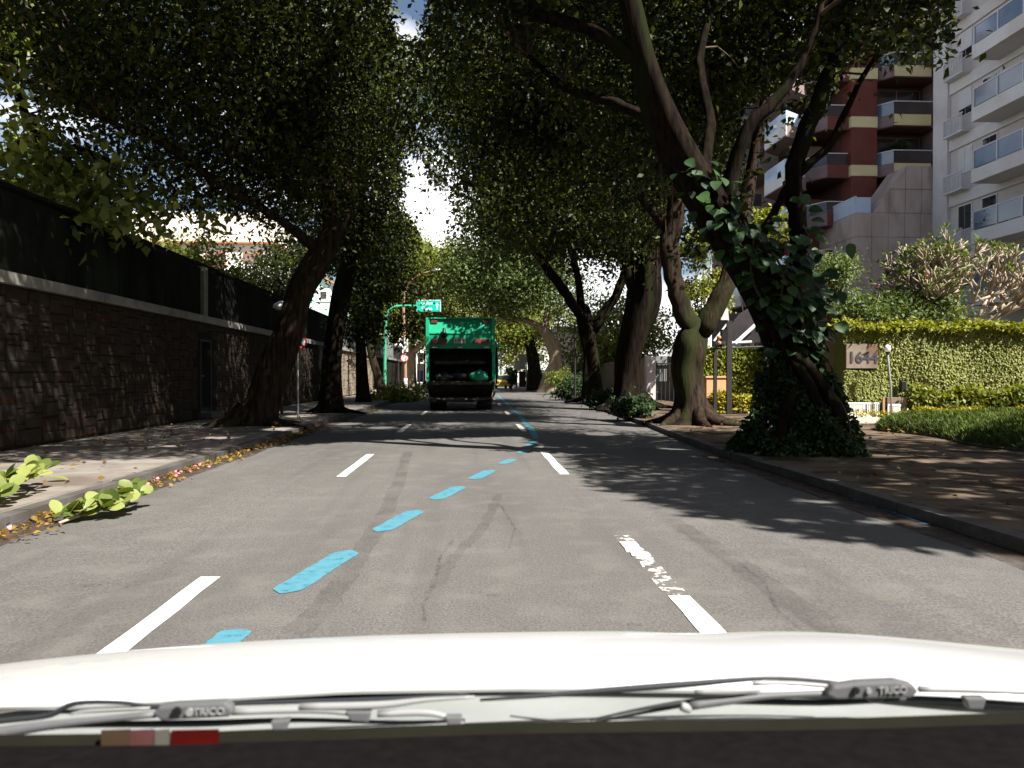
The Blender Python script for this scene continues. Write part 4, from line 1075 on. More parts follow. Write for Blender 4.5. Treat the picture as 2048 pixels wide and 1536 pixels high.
# plumeria: bare stubby candelabra branches with leaf tufts at the tips
plum = empty('plumeria_tree', (16.4, 26.5, 2.45), label='pale bare-branched plumeria tree with leaf tufts and pink flowers above the hedge wall', cat='tree')
tips, limbs_ = [], []
def grow(p, d, L, r, lev):
    e = p + d * L
    limbs_.append(([p, p.lerp(e, .5) + Vector((random.uniform(-.05, .05), random.uniform(-.05, .05), .02)) * L, e], [r, r * .88, r * .8]))
    if lev == 0: tips.append((e, d)); return
    for k in range(random.choice([2, 3, 3, 3]) if lev > 2 else random.choice([2, 2, 3])):
        nd = (d + Vector((random.uniform(-.95, .95), random.uniform(-.75, .75), random.uniform(-.1, .55)))).normalized()
        if nd.z < .05: nd.z = .12
        grow(e, nd.normalized(), L * random.uniform(.72, .92), r * .78, lev - 1)
for (dx, dz) in ((-1.1, .55), (-.9, .6), (-.6, .75), (-.3, .9), (.1, 1), (.6, .8), (1.0, .55), (-.2, .9), (.35, .9)):
    grow(Vector((16.4 + dx * .3, 26.4 + random.uniform(-.5, .4), 2.5)), Vector((dx, random.uniform(-.35, .2), dz)).normalized(), random.uniform(.78, 1.0), .085, 5)
limbs_ = [l for l in limbs_ if l[0][-1].x < 20]
mb = MB()
for p_, r_ in limbs_[:12]: MB().tube(p_, r_, 8).build('branch', M['plumeria_bark'], plum, smooth=True)
for p_, r_ in limbs_[12:]: mb.tube(p_, r_, 6)
mb.build('fine_branches', M['plumeria_bark'], plum, smooth=True, kind='stuff')
pp, ax = [], []
for e, d in tips:
    if random.random() < .55:
        for k in range(random.randint(3, 8)):
            pp.append(e + Vector((random.uniform(-.05, .05),) * 3)); ax.append(d * .7 + Vector((random.uniform(-1, 1), random.uniform(-1, 1), random.uniform(-.3, .8))))
pp, ax = np.array(pp), np.array(ax)
leaf_object('leaf_tufts', pp, .19, .34, M['leaf_blue'], plum, rng.uniform(0, .8, len(pp)), axis=unit(ax), wild=.3)
fl = MB()
for e, d in random.sample(tips, min(26, len(tips))): fl.lathe(e + d * .05, [(.01, 0), (.06, .03), (.08, .06), (.03, .07)], 6)
fl.build('pink_blossoms', M['petal'], plum, kind='stuff')

for (px_, py_, Y_, ell, leaf, lm, lab) in [(1770, 615, 25.0, (1.7, .8, .45), .14, 'leaf_blue', 'soft grey-green bush on the terrace left of the plumeria'),
                                           (1672, 550, 25.5, (.5, .5, .65), .11, 'leaf_blue', 'loose yellowish shrub against the concrete podium beside the vine'),
                                           (1845, 625, 25.6, (1.3, .6, .4), .16, 'leaf_blue', 'green understory bush below the plumeria branches'),
                                           (1505, 470, 36, (1.2, 1, 1.0), .2, 'leaf_fringe', 'sunlit yellow-green tree below the red tower balconies'),
                                           (1400, 560, 34, (1.0, 1.0, 2.2), .18, 'leaf_fringe', 'sunlit light-green tree seen through the fork of the second trunk')]:
    q = P(px_, py_, Y_)
    shrub('terrace_shrub', lab, (q.x, q.y, 2.45), [(q.x, q.y, q.z, *ell, 60)], leaf, 45 if 'loose' in lab or 'thin' in lab else 70, .22, lm)

# fallen leafy branches and litter at the left kerb
def fallen_branch(label, stem, n, size):
    root = empty('fallen_branch', stem[0], label=label, cat='branch', group='fallen leafy branches at the left kerb')
    st = catmull([(*p, .014) for p in stem], 6)
    MB().tube([c_[:3] for c_ in st], [.013] * len(st), 6).build('stem', M['plumeria_bark'], root, smooth=True)
    for k in range(n):
        b = Vector(st[random.randint(2, len(st) - 1)][:3])
        d = Vector((random.uniform(-1, 1), random.uniform(-1, 1), random.uniform(.05, .9)))
        place_leaf(random.choice(almond_leaf), b + Vector((random.uniform(-.1, .1), random.uniform(-.12, .12), random.uniform(.0, .06))), d, Vector((random.uniform(-.6, .6), random.uniform(-.9, .2), 1)), size * random.uniform(.7, 1.15), root)
    return root
almond_leaf = big_leaf_variants('leaf', M['leaf_big'], 2)
fallen_branch('leafy broken branch lying in the left gutter, its bare stem pointing at the camera', [G(118, 1046, .03), G(170, 1028, .06), G(235, 1008, .12), G(285, 985, .14)], 80, .165)
fallen_branch('large-leaved broken branch lying up on the left pavement at the picture edge', [G(-60, 1010, .2), G(0, 985, .25), G(50, 960, .3), G(85, 945, .28)], 60, .18)
n_ = 1500
yy = 5.0 + rng.random(n_) ** 1.2 * 16; xx = -4.08 + np.abs(rng.normal(0, .14, n_)) * (1 + .5 * np.sin(yy * 2.1))
pts = np.stack([xx, yy, .02 + rng.random(n_) * .025], 1)
lit = leaf_object('gutter_litter', pts, .06, .6, M['litter'], None, rng.random(n_), axis=unit(np.stack([rng.normal(0, 1, n_), rng.normal(0, 1, n_), rng.uniform(0, .4, n_)], 1)), wild=.2)
tag(lit, 'yellow and brown fallen leaves along the left gutter', 'leaf litter', kind='stuff')
n_ = 110
yy = np.concatenate([rng.normal(5.8, .35, 55), rng.normal(9.5, 1.6, 55)]); xx = -4.02 + np.abs(rng.normal(0, .08, n_))
pts = np.stack([xx, yy, .03 + rng.random(n_) * .03], 1)
pet = leaf_object('fallen_petals', pts, .05, .9, M['petal'], None, rng.random(n_))
tag(pet, 'pink petals scattered in the left gutter', 'petals', kind='stuff')
n_ = 700
pts = np.stack([np.concatenate([rng.uniform(-7.4, -4.3, 250), rng.uniform(4.4, 10.4, 450)]), rng.uniform(5, 24, n_), np.full(n_, .175)], 1)
sc_ = leaf_object('pavement_litter', pts, .08, .6, M['litter'], None, rng.random(n_) * .6, axis=unit(np.stack([rng.normal(0, 1, n_), rng.normal(0, 1, n_), 0 * pts[:, 0]], 1)), wild=.1)
tag(sc_, 'scattered dry leaves on both pavements', 'leaf litter', kind='stuff')
yl = place_leaf(almond_leaf[4], G(95, 955, .17), (1, .2, .05), (0, 0, 1), .22, left_pav)
yl.parent = None; yl.matrix_parent_inverse = Matrix(); yl.name = 'yellow_fallen_leaf'
tag(yl, 'single yellow leaf lying on the left pavement beside the broken branch', 'leaf')

# ================================================================== BUILDINGS
# white apartment block: its long face looks at the road
wb = empty('white_apartment_block', (30, 40, 2.45), label='white apartment block with blue glass balconies at the right edge', cat='building')
MB().box(28.5, 44, 28, 46.9, 2.4, 30).build('wall', M['pinkwall'], wb)
MB().box(28.28, 28.9, 45.6, 47.05, 2.4, 30.2).build('pilaster', M['whitewall'], wb)
for k, zb in enumerate([5.14, 8.44, 11.74, 15.05, 18.4, 21.7, 25.0]):
    MB().box(28.38, 28.9, 28, 45.58, zb - .35, zb + .32).build('floor_band', M['whitewall'], wb)
    sl = MB().box(26.9, 28.37, 31, 41.2, zb, zb + .72).build('balcony', M['whitewall'], wb)
    MB().box(26.98, 27.02, 31.1, 41.15, zb + .80, zb + 1.72).build('balcony_glass', M['blueglass'], sl)
    MB().box(27.02, 28.36, 41.08, 41.12, zb + .80, zb + 1.72).build('balcony_glass', M['blueglass'], sl)
    MB().box(26.95, 27.05, 31.05, 41.2, zb + 1.72, zb + 1.78).build('handrail', M['palegrey'], sl)
    for y in (41.1, 39.2, 37.3): MB().box(26.93, 27.06, y - .03, y + .03, zb + .73, zb + 1.72).build('baluster', M['palegrey'], sl)
    # window with shutter box and grille
    wz0, wz1 = zb + 1.35, zb + 2.85
    wi = MB().box(28.44, 28.52, 43.5, 44.75, wz0, wz1).build('window', M['frame'], wb)
    for y0, y1 in ((43.57, 44.09), (44.15, 44.68)): MB().box(28.415, 28.46, y0, y1, wz0 + .07, wz1 - .07).build('pane', M['glass'] if k % 3 != 2 else M['palegrey'], wi)
    if k in (3, 4, 5): MB().box(28.40, 28.43, 43.52, 44.73, wz0 + .45, wz1).build('shutter', M['palegrey'], wi)
    gr_ = MB().box(27.85, 28.40, 43.55, 45.35, zb + .30, zb + .38).build('grille', M['palegrey'], wb)
    for y in np.arange(43.6, 45.35, .14): MB().box(27.87, 27.91, y, y + .05, zb + .38, zb + 1.32).build('grille_bar', M['palegrey'], gr_)
    MB().box(27.85, 27.93, 43.55, 45.35, zb + 1.32, zb + 1.38).build('grille_rail', M['palegrey'], gr_)
    MB().box(27.87, 28.40, 45.31, 45.35, zb + .38, zb + 1.34).build('grille_side', M['palegrey'], gr_)
    w2 = MB().box(28.44, 28.52, 41.35, 42.6, zb + 1.5, zb + 2.85).build('window', M['frame'], wb)
    for y0, y1 in ((41.42, 41.95), (42.0, 42.53)): MB().box(28.415, 28.46, y0, y1, zb + 1.57, zb + 2.78).build('pane', M['glass'], w2)
bp = empty('balcony_plant', (27.5, 40.6, 9.16), label='green potted plants behind the lowest blue glass balcony of the white block', cat='plant')
p_, t_, _ = clump_points([(27.45, 40.5, 9.75, .3, 1.3, .45, 26)], 40, .16)
leaf_object('foliage', p_, .14, .5, M['leaf_ivy'], bp, t_)
MB().box(27.25, 27.7, 39.4, 41.6, 9.165, 9.45).build('planter_box', M['concretepole'], bp)

# red tower with wrapped balconies
rt = empty('red_apartment_tower', (26, 54, 2.45), label='dark red apartment tower with cream bands and angled glass balconies behind the vine-clad tree', cat='building')
MB().box(24.6, 30.6, 51.2, 70, 2.4, 31).build('wall', M['brownpanel'], rt)
MB().box(21.6, 24.59, 54.6, 70, 2.4, 31).build('wall', M['brownpanel'], rt)
MB().box(24.55, 26.25, 49.9, 51.19, 2.4, 31).build('red_pier', M['redpanel'], rt)
MB().box(30.05, 30.62, 49.6, 51.19, 2.4, 31).build('side_pier', M['mauve'], rt)
MB().box(22.0, 24.54, 52.2, 54.59, 2.4, 13.3).build('red_base', M['redpanel'], rt)
for k, zc in enumerate([5.3, 8.43, 11.56, 14.7, 17.84, 20.98, 24.1, 27.2]):
    MB().box(24.53, 26.27, 49.86, 51.0, zc - .36, zc + .34).build('cream_band', M['creamband'], rt)
    # right-hand balcony with a chamfered end
    poly = [(26.3, 51.18), (26.3, 50.4), (27.05, 49.3), (29.5, 49.3), (30.04, 49.8), (30.04, 51.18)]
    b_ = MB().prism(poly, zc - .44, zc - .37).build('balcony', M['brownpanel'], rt)
    MB().box(27.07, 29.5, 49.28, 49.40, zc - .36, zc + .34).build('cream_fascia', M['creamband'], b_)
    MB().slab([(26.3, 50.38, zc - .36), (27.05, 49.30, zc - .36), (27.05, 49.30, zc + .34), (26.3, 50.38, zc + .34)], (.07, .06, 0)).build('fascia', M['mauve'], b_)
    MB().box(27.08, 29.55, 49.36, 49.39, zc + .36, zc + 1.15).build('balcony_glass', M['smokeglass'], b_)
    MB().slab([(26.3, 50.38, zc + .36), (27.05, 49.32, zc + .36), (27.05, 49.32, zc + 1.15), (26.3, 50.38, zc + 1.15)], (.03, .03, 0)).build('balcony_glass', M['blueglass'], b_)
    MB().tube([(26.3, 50.38, zc + 1.18), (27.05, 49.32, zc + 1.18), (29.6, 49.32, zc + 1.18)], [.035] * 3, 6).build('handrail', M['palegrey'], b_)
    wi = MB().box(26.6, 29.8, 51.12, 51.22, zc + .2, zc + 2.5).build('window', M['curtain'], rt)
    for x0, x1 in ((26.65, 28.15), (28.25, 29.75)): MB().box(x0, x1, 51.09, 51.13, zc + .25, zc + 2.45).build('pane', M['smokeglass'], wi)
    # left bay, faceted
    poly = [(24.53, 50.2), (24.53, 54.58), (22.3, 54.58), (22.3, 51.6), (23.1, 50.2)]
    poly = poly[::-1]
    poly = [(23.1, 50.2), (24.53, 50.2), (24.53, 54.58), (22.3, 54.58), (22.3, 51.6)]
    b_ = MB().prism(poly, zc - .44, zc - .37).build('balcony', M['brownpanel'], rt)
    MB().box(23.1, 24.52, 50.2, 50.3, zc - .36, zc + .45).build('red_fascia', M['redpanel'], b_)
    MB().slab([(23.1, 50.2, zc - .36), (22.3, 51.6, zc - .36), (22.3, 51.6, zc + .45), (23.1, 50.2, zc + .45)], (.08, .05, 0)).build('fascia', M['mauve'], b_)
    MB().box(22.3, 22.4, 51.62, 54.5, zc - .36, zc + .45).build('fascia', M['mauve'], b_)
    MB().box(23.12, 24.5, 50.24, 50.27, zc + .47, zc + 1.15).build('balcony_glass', M['smokeglass'], b_)
    MB().slab([(23.1, 50.24, zc + .47), (22.34, 51.6, zc + .47), (22.34, 51.6, zc + 1.15), (23.1, 50.24, zc + 1.15)], (.03, .02, 0)).build('balcony_glass', M['smokeglass'], b_)
    MB().tube([(24.5, 50.25, zc + 1.18), (23.1, 50.25, zc + 1.18), (22.34, 51.6, zc + 1.18), (22.34, 54.4, zc + 1.18)], [.035] * 4, 6).build('handrail', M['palegrey'], b_)
    if k >= 3: MB().box(22.9, 24.4, 52.9, 53.0, zc + .2, zc + 2.4).build('curtained_window', M['curtain'], rt)
    # far left balconies with pale fronts towards the road
    zf = zc - .9
    poly = [(20.2, 49.9), (20.2, 53.6), (22.2, 55.2), (22.25, 51.4)]
    b_ = MB().prism(poly[::-1], zf - .08, zf).build('balcony', M['mauve'], rt)
    MB().slab([(20.2, 49.9, zf), (20.2, 53.6, zf), (20.2, 53.6, zf + .75), (20.2, 49.9, zf + .75)], (.1, 0, 0)).build('pale_fascia', M['whitewall'], b_)
    MB().slab([(20.2, 49.9, zf), (22.2, 51.4, zf), (22.2, 51.4, zf + .75), (20.2, 49.9, zf + .75)], (0, .1, 0)).build('fascia', M['mauve'], b_)
    MB().box(20.22, 20.26, 49.95, 53.6, zf + .77, zf + 1.62).build('balcony_glass', M['paleglass'], b_)
    MB().slab([(20.22, 49.95, zf + .77), (22.15, 51.4, zf + .77), (22.15, 51.4, zf + 1.62), (20.22, 49.95, zf + 1.62)], (0, .04, 0)).build('balcony_glass', M['paleglass'], b_)
    b_ = MB().prism([(19.0, 54.6), (20.4, 54.6), (21.6, 56), (21.6, 60), (19.0, 58.5)], zf - 1.3, zf - 1.2).build('balcony', M['mauve'], rt)
    MB().box(19.0, 20.4, 54.6, 54.7, zf - 1.19, zf - .45).build('fascia', M['mauve'], b_)
    MB().box(18.98, 19.08, 54.72, 58.5, zf - 1.19, zf - .45).build('pale_fascia', M['whitewall'], b_)
    MB().box(19.02, 20.4, 54.64, 54.67, zf - .44, zf + .42).build('balcony_glass', M['smokeglass'], b_)
    MB().box(19.02, 19.06, 54.74, 58.5, zf - .44, zf + .42).build('balcony_glass', M['paleglass'], b_)
fern = empty('balcony_plant', (27.7, 50.0, 14.33), label='green fern on a red tower balcony above the concrete podium', cat='plant')
p_, t_, _ = clump_points([(27.8, 50.2, 16.2, .7, .3, .35, 22)], 40, .2)
leaf_object('foliage', p_, .2, .3, M['leaf_vine'], fern, t_); MB().lathe((27.8, 50.2, 14.34), [(.25, 0), (.3, .3), (.35, 1.6)], 10).build('pot', M['concretepole'], fern)

# concrete podium in front of the tower: cast panels, a sloped shoulder, glass rail
pod = empty('concrete_podium', (25, 48, 2.45), label='warm grey concrete podium with sloped shoulder below the red tower', cat='building')
MB().box(23.55, 24.55, 47.25, 58, 2.4, 11.35).build('side_core', M['concrete'], pod)
MB().slab([(24.56, 47.25, 2.4), (28.4, 47.25, 2.4), (28.4, 47.25, 14.3), (26.7, 47.25, 14.3), (24.56, 47.25, 11.35)], (0, 2.2, 0)).build('front_core', M['concrete'], pod)
for zi, z0 in enumerate(np.arange(2.5, 11.3, 1.48)):
    for xi, x0 in enumerate(np.arange(23.5, 28.3, 1.03)):
        MB().box(x0 + .012, min(x0 + 1.018, 28.42), 47.19, 47.248, z0 + .012, min(z0 + 1.468, 11.37)).build('wall_panel', M['concrete'], pod)
    for yi, y0 in enumerate(np.arange(47.25, 53, 1.4)):
        MB().box(23.49, 23.548, y0 + .012, y0 + 1.388, z0 + .012, min(z0 + 1.468, 11.37)).build('wall_panel', M['concrete'], pod)
def clip_panel(x0, x1, z0, z1):
    f = lambda x: 11.35 + min(max((x - 24.56) / (26.7 - 24.56), 0), 1) * (14.3 - 11.35)
    pts = [(x0, z0), (x1, z0), (x1, min(z1, f(x1))), (x0, min(z1, max(f(x0), z0)))]
    if x0 < 26.7 < x1: pts.insert(3, (26.7, min(z1, 14.3)))
    return pts if f(x1) > z0 + .05 else None
for z0 in (11.38, 12.86):
    for x0 in np.arange(24.58, 28.3, 1.03):
        pl = clip_panel(x0 + .012, min(x0 + 1.018, 28.42), z0 + .012, z0 + 1.45)
        if pl: MB().slab([(x, 47.19, z_) for x, z_ in pl], (0, .058, 0)).build('wall_panel', M['concrete'], pod)
MB().box(23.52, 23.56, 47.3, 58, 11.4, 12.35).build('glass_rail', M['paleglass'], pod)
MB().box(23.48, 23.6, 47.25, 58, 12.35, 12.41).build('handrail', M['palegrey'], pod)
MB().box(23.56, 24.5, 47.28, 47.31, 11.4, 12.35).build('glass_rail', M['paleglass'], pod)
MB().box(23.46, 23.487, 49.0, 50.6, 4.5, 8.4).build('dark_vent', M['iron'], pod)

# houses behind the left wall
ph = empty('pale_house', (-17, 52, 0), label='sun-bleached pale house with flat roof above the left wall', cat='house')
MB().box(-26, -12.6, 50, 60, 0, 9.6).build('wall', M['cream'], ph)
MB().box(-26.3, -12.3, 49.7, 60.3, 9.6, 9.72).build('roof_slab', M['tile'], ph)
MB().box(-26, -13.2, 51, 60, 9.72, 11.8).build('attic', M['cream'], ph)
for x in (-19.5, -16.6, -14.3):
    wi = MB().box(x, x + 1.2, 49.94, 50.02, 8.2, 9.1).build('window', M['tile'], ph)
    MB().box(x + .08, x + 1.12, 49.91, 49.95, 8.28, 9.02).build('pane', M['curtain'], wi)
MB().slab([(-14.5, 44, 6.6), (-10.6, 44, 6.6), (-10.6, 48.5, 8.0), (-14.5, 48.5, 8.0)], (0, 0, .15)).build('white_canopy', M['whitewall'], ph)
for x in (-14.3, -10.8): MB().box(x, x + .15, 44.2, 44.35, 0, 6.62).build('canopy_post', M['whitewall'], ph)
mh = empty('mint_house', (-12, 60, 0), label='mint green gabled house with small white window between the left trunks', cat='house')
MB().slab([(-16.6, 60, 0), (-8.9, 60, 0), (-8.9, 60, 7.2), (-12.75, 60, 9.6), (-16.6, 60, 7.2)], (0, 9, 0)).build('wall', M['mint'], mh)
for s_ in (-1, 1):
    MB().slab([(-12.75, 59.7, 9.72), (-12.75 + s_ * 4.2, 59.7, 7.1), (-12.75 + s_ * 4.2, 59.7, 7.25), (-12.75, 59.7, 9.88)][::s_], (0, 9.6, 0)).build('roof', M['tile'], mh)
q = P(648, 590, 60)
wi = MB().box(q.x - .55, q.x + .55, 59.93, 60.02, q.z - .5, q.z + .5).build('window', M['white'], mh)
MB().box(q.x - .24, q.x + .2, 59.9, 59.94, q.z - .28, q.z + .25).build('pane', M['glass'], wi)
for i, (x0, x1, y, h, mt_, lab) in enumerate([(-40, -4, 150, 16, 'cream', 'pale building closing the street far behind the trees'), (6, 40, 160, 14, 'whitewall', 'white building far behind the road bend'), (9, 14, 80, 6, 'cream', 'small cream building behind the sunlit twisted trunk')]):
    fb = empty('far_building', ((x0 + x1) / 2, y, 0), label=lab, cat='building')
    MB().box(x0, x1, y, y + 12, 0, h).build('wall', M[mt_], fb)
    MB().box(x0 - .3, x1 + .3, y - .3, y + 12.3, h, h + .4).build('roof', M['pinkwall'], fb)
    for zz in np.arange(1.2, h - 2, 3.1):
        for xx in np.arange(x0 + 1, x1 - 1.5, 3.2):
            wi = MB().box(xx, xx + 1.4, y - .06, y + .02, zz, zz + 1.5).build('window', M['frame'], fb)
            MB().box(xx + .1, xx + 1.3, y - .09, y - .05, zz + .1, zz + 1.4).build('pane', M['glass'], wi)

# ================================================================== GARBAGE TRUCK
TX = P(921, 752, 30).x
tk = empty('garbage_truck', (TX, 30, 0), label='green garbage compactor truck driving ahead in the middle of the road', cat='truck')
B = lambda name, m, *a, par=tk, **k: MB().box(*a).build(name, M[m], par, local=True, **k)
B('compactor_body', 'truckgreen', -1.22, 1.22, 1.0, 5.6, 1.05, 3.42, bevel=.05)
for y in (1.6, 2.5, 3.4, 4.3, 5.2): 
    for s_ in (-1, 1): B('body_rib', 'truckgreen', min(s_*1.22, s_*1.27), max(s_*1.22, s_*1.27), y - .05, y + .05, 1.1, 3.38)
# tailgate: two cheeks, the folded upper panel, the dark hopper
for s_ in (-1, 1):
    ch = MB().slab([(s_*1.30, 0, 2.25), (s_*1.30, .02, 3.52), (s_*1.30, 1.0, 3.54), (s_*1.30, 1.1, .85), (s_*1.30, .25, .80), (s_*1.30, -.25, 1.15), (s_*1.30, -.12, 1.7)], (-s_*.10, 0, 0))
    ch.build('tailgate_cheek', M['truckgreen'], tk, local=True, bevel=.015)
    B('cheek_edge', 'truckgreen', min(s_*1.18, s_*1.32), max(s_*1.18, s_*1.32), -.05, .06, 2.25, 3.56, bevel=.015)
up = MB()
up.slab([(-1.19, .10, 3.52), (1.19, .10, 3.52), (1.19, -.03, 2.98), (-1.19, -.03, 2.98)], (0, .08, 0))
up.build('upper_panel', M['truckgreen'], tk, local=True)
lp = MB()
lp.slab([(-1.19, -.035, 2.975), (1.19, -.035, 2.975), (1.19, .04, 2.40), (-1.19, .04, 2.40)], (0, .08, 0))
lp.build('lower_panel', M['truckgreen'], tk, local=True)
B('top_lip', 'truckgreen', -1.3, 1.3, .0, .25, 3.525, 3.58, bevel=.01)
B('panel_crease', 'truckgreen', -1.17, 1.17, -.055, -.02, 2.955, 2.995)
pl_ = B('plate', 'plate', -.26, .20, -.045, -.02, 2.60, 2.80)
lettering('plate_lettering', 'LPI 4', .17, (-.03, -.050, 2.695), (R(90), 0, 0), M['black'], pl_, depth=.003, bold=True, local=True)
for x0, x1, z0, z1 in ((-1.10, -.50, 2.58, 2.76), (.50, 1.12, 2.58, 2.76), (-1.12, -.88, 3.36, 3.47), (.85, 1.1, 3.38, 3.48)):
    y = .045 - .6 * 0 if z0 > 3 else -.035
    B('tail_light' if z0 < 3 else 'marker_light', 'redlens', x0, x1, y - .03, y + .03, z0, z1, bevel=.01)
for x in (-.95, .0, 1.0):
    B('reflector', 'white', x - .10, x + .08, .01, .03, 2.425, 2.465); B('reflector', 'redlens', x - .24, x - .11, .01, .03, 2.425, 2.465)
bc = MB().lathe((-.62, -.12, 2.82), [(.10, 0), (.13, .05), (.13, .14), (.07, .19), (.06, .32), (.03, .36)], 12).build('beacon', M['black'], tk, local=True, smooth=True)
B('beacon_bracket', 'black', -.68, -.56, -.14, .05, 2.78, 2.83)
# hopper interior
B('hopper_back', 'truckdark', -1.19, 1.19, .95, 1.0, .9, 2.45)
B('hopper_roof', 'truckdark', -1.19, 1.19, .06, .95, 2.36, 2.40)
MB().slab([(-1.15, .55, 2.34), (1.15, .55, 2.34), (1.15, .25, 1.92), (-1.15, .25, 1.92)], (0, .08, .02)).build('packer_blade', M['truckdark'], tk, local=True)
B('packer_bar', 'grime', -1.0, 1.0, .12, .24, 1.80, 1.92, bevel=.02)
MB().slab([(-1.19, -.15, 1.15), (1.19, -.15, 1.15), (1.19, .6, .85), (-1.19, .6, .85)], (0, 0, -.05)).build('hopper_floor', M['truckdark'], tk, local=True)
B('hopper_sill', 'grime', -1.3, 1.3, -.28, -.16, 1.02, 1.16, bevel=.02)
MB().slab([(-1.25, -.2, 1.02), (1.25, -.2, 1.02), (1.2, .25, .55), (-1.2, .25, .55)], (0, .06, 0)).build('hopper_skirt', M['truckdark'], tk, local=True)
MB().tube([(-1.28, .05, .62), (-1.2, -.12, .50), (-.6, -.2, .46), (.6, -.2, .46), (1.2, -.12, .50), (1.3, .05, .70)], [.045] * 6, 8).build('rear_step', M['grime'], tk, local=True, smooth=True)
B('rear_bumper', 'truckdark', -1.2, 1.2, .0, .2, .36, .56, bevel=.02)
B('chassis_rail', 'truckdark', -.5, -.38, .2, 8.4, .75, 1.0); B('chassis_rail', 'truckdark', .38, .5, .2, 8.4, .75, 1.0)
B('axle_shield', 'truckdark', -.8, .8, .9, 3.6, .42, .8)
for (wy, dual) in ((1.35, 1), (2.65, 1), (6.9, 0)):
    for s_ in (-1, 1):
        w0 = .62 if dual else .95
        ty = MB().lathe((s_ * w0, wy, .5), [(.30, 0), (.46, .0), (.5, s_*.05), (.5, s_*.55 if dual else s_*.25), (.46, s_*(.6 if dual else .3)), (.30, s_*(.6 if dual else .3))], 20, 'x').build('wheel', M['rubber'], tk, local=True, smooth=True)
        MB().lathe((s_ * w0, wy, .5), [(.05, s_*.1), (.29, s_*.1), (.29, s_*(.55 if dual else .27)), (.12, s_*(.5 if dual else .24)), (.10, s_*(.56 if dual else .32))], 14, 'x').build('rim', M['galv'], ty, local=True, smooth=True)
cab = MB().slab([(-1.2, 5.8, .7), (-1.2, 7.9, .7), (-1.2, 8.0, 1.7), (-1.2, 7.7, 2.9), (-1.2, 5.9, 2.95)], (2.4, 0, 0)).build('cab', M['white'], tk, local=True, bevel=.06)
MB().slab([(-1.05, 8.0, 1.75), (1.05, 8.0, 1.75), (1.0, 7.76, 2.75), (-1.0, 7.76, 2.75)], (0, .03, 0)).build('windscreen', M['glass'], cab, local=True)
for s_ in (-1, 1):
    MB().tube([(s_*1.2, 7.6, 2.6), (s_*1.5, 7.7, 2.55), (s_*1.5, 7.7, 1.7)], [.025] * 3, 6).build('mirror_arm', M['black'], tk, local=True)
    B('mirror', 'black', min(s_*1.40, s_*1.66), max(s_*1.40, s_*1.66), 7.62, 7.72, 1.75, 2.45, bevel=.03)
B('hydraulic_post', 'truckgreen', 1.31, 1.46, .25, .45, 1.25, 2.2, bevel=.02)
B('lamp_bracket', 'truckgreen', 1.32, 1.52, -.02, .12, 2.45, 2.58, bevel=.015)
MB().cyl((1.38, .1, 2.45), (1.38, .1, 1.05), .035, n=8).build('grab_rail', M['truckdark'], tk, local=True)
MB().cyl((-1.36, .1, 2.3), (-1.36, .1, 1.05), .03, n=8).build('grab_rail', M['truckdark'], tk, local=True)
def bag(name, m, loc, s, label, seed):
    r_ = random.Random(seed); ph = [r_.uniform(0, 6) for _ in range(6)]
    mb = MB(); nu, nv = 18, 10
    for j in range(nv + 1):
        v = math.pi * j / nv
        for i in range(nu):
            u = 2 * math.pi * i / nu
            r = 1 + .10 * math.sin(3*u + ph[0] + 2*v) + .08 * math.sin(5*u + ph[1]) * math.sin(v) + .07 * math.sin(4*v + ph[2] + u) 
            mb.v.append((s[0] * r * math.sin(v) * math.cos(u), s[1] * r * math.sin(v) * math.sin(u), s[2] * (-math.cos(v) * .95 + (.25 if j == nv else 0))))
    for j in range(nv):
        for i in range(nu): mb.f.append((j*nu + i, j*nu + (i+1) % nu, (j+1)*nu + (i+1) % nu, (j+1)*nu + i))
    o = mb.build(name, M[m], None, smooth=True); o.location = loc
    return tag(o, label, 'bag')
bag('garbage_bag', 'bag_green', (TX + .72, 29.92, 1.33), (.36, .26, .24), 'bulging green garbage bag in the right of the truck hopper', 1)
bag('garbage_bag', 'bag', (TX - .6, 29.98, 1.28), (.36, .26, .2), 'black garbage bag heaped at the left of the truck hopper', 2)
bag('garbage_bag', 'bag', (TX - .05, 30.06, 1.32), (.34, .26, .22), 'black garbage bag in the middle of the truck hopper', 3)
bag('garbage_bag', 'bag_pale', (TX - .8, 29.86, 1.34), (.13, .10, .08), 'small pale sack at the left of the truck hopper', 4)
bag('garbage_bag', 'bag_pale', (TX + .12, 29.86, 1.38), (.12, .09, .06), 'small pale sack in the middle of the truck hopper', 5)

# ================================================================== SIGNS, POLES, STREET FURNITURE
def disc_sign(c, r, par, ring, face):
    MB().lathe(c, [(r * .2, 0), (r, 0), (r, .012), (r * .2, .012)], 28, 'y').build('sign_back', M['galv'], par)
    a = MB().lathe((c[0], c[1] - .008, c[2]), [(r * .5, 0), (r, 0), (r, .006), (r * .5, .006)], 28, 'y').build('sign_ring', M[ring], par)
    f = MB().lathe((c[0], c[1] - .014, c[2]), [(r * .05, 0), (r * .80, 0), (r * .80, .005), (r * .05, .005)], 28, 'y').build('sign_face', M[face], par)
    return f
q = P(598, 684, 23.0)
np_ = empty('no_parking_sign', (q.x, 23.05, .15), label='red-ringed no-parking sign with letter E, half hidden by the leaning ficus', cat='sign')
MB().cyl((q.x - .05, 23.06, .15), (q.x - .05, 23.06, q.z + .25), .03, n=10).build('pole', M['galv'], np_)
f = disc_sign((q.x, 23.0, q.z), .225, np_, 'signred', 'white')
lettering('letter', 'E', .34, (q.x, 22.982, q.z), (R(90), 0, 0), M['black'], np_, depth=.003, bold=True)
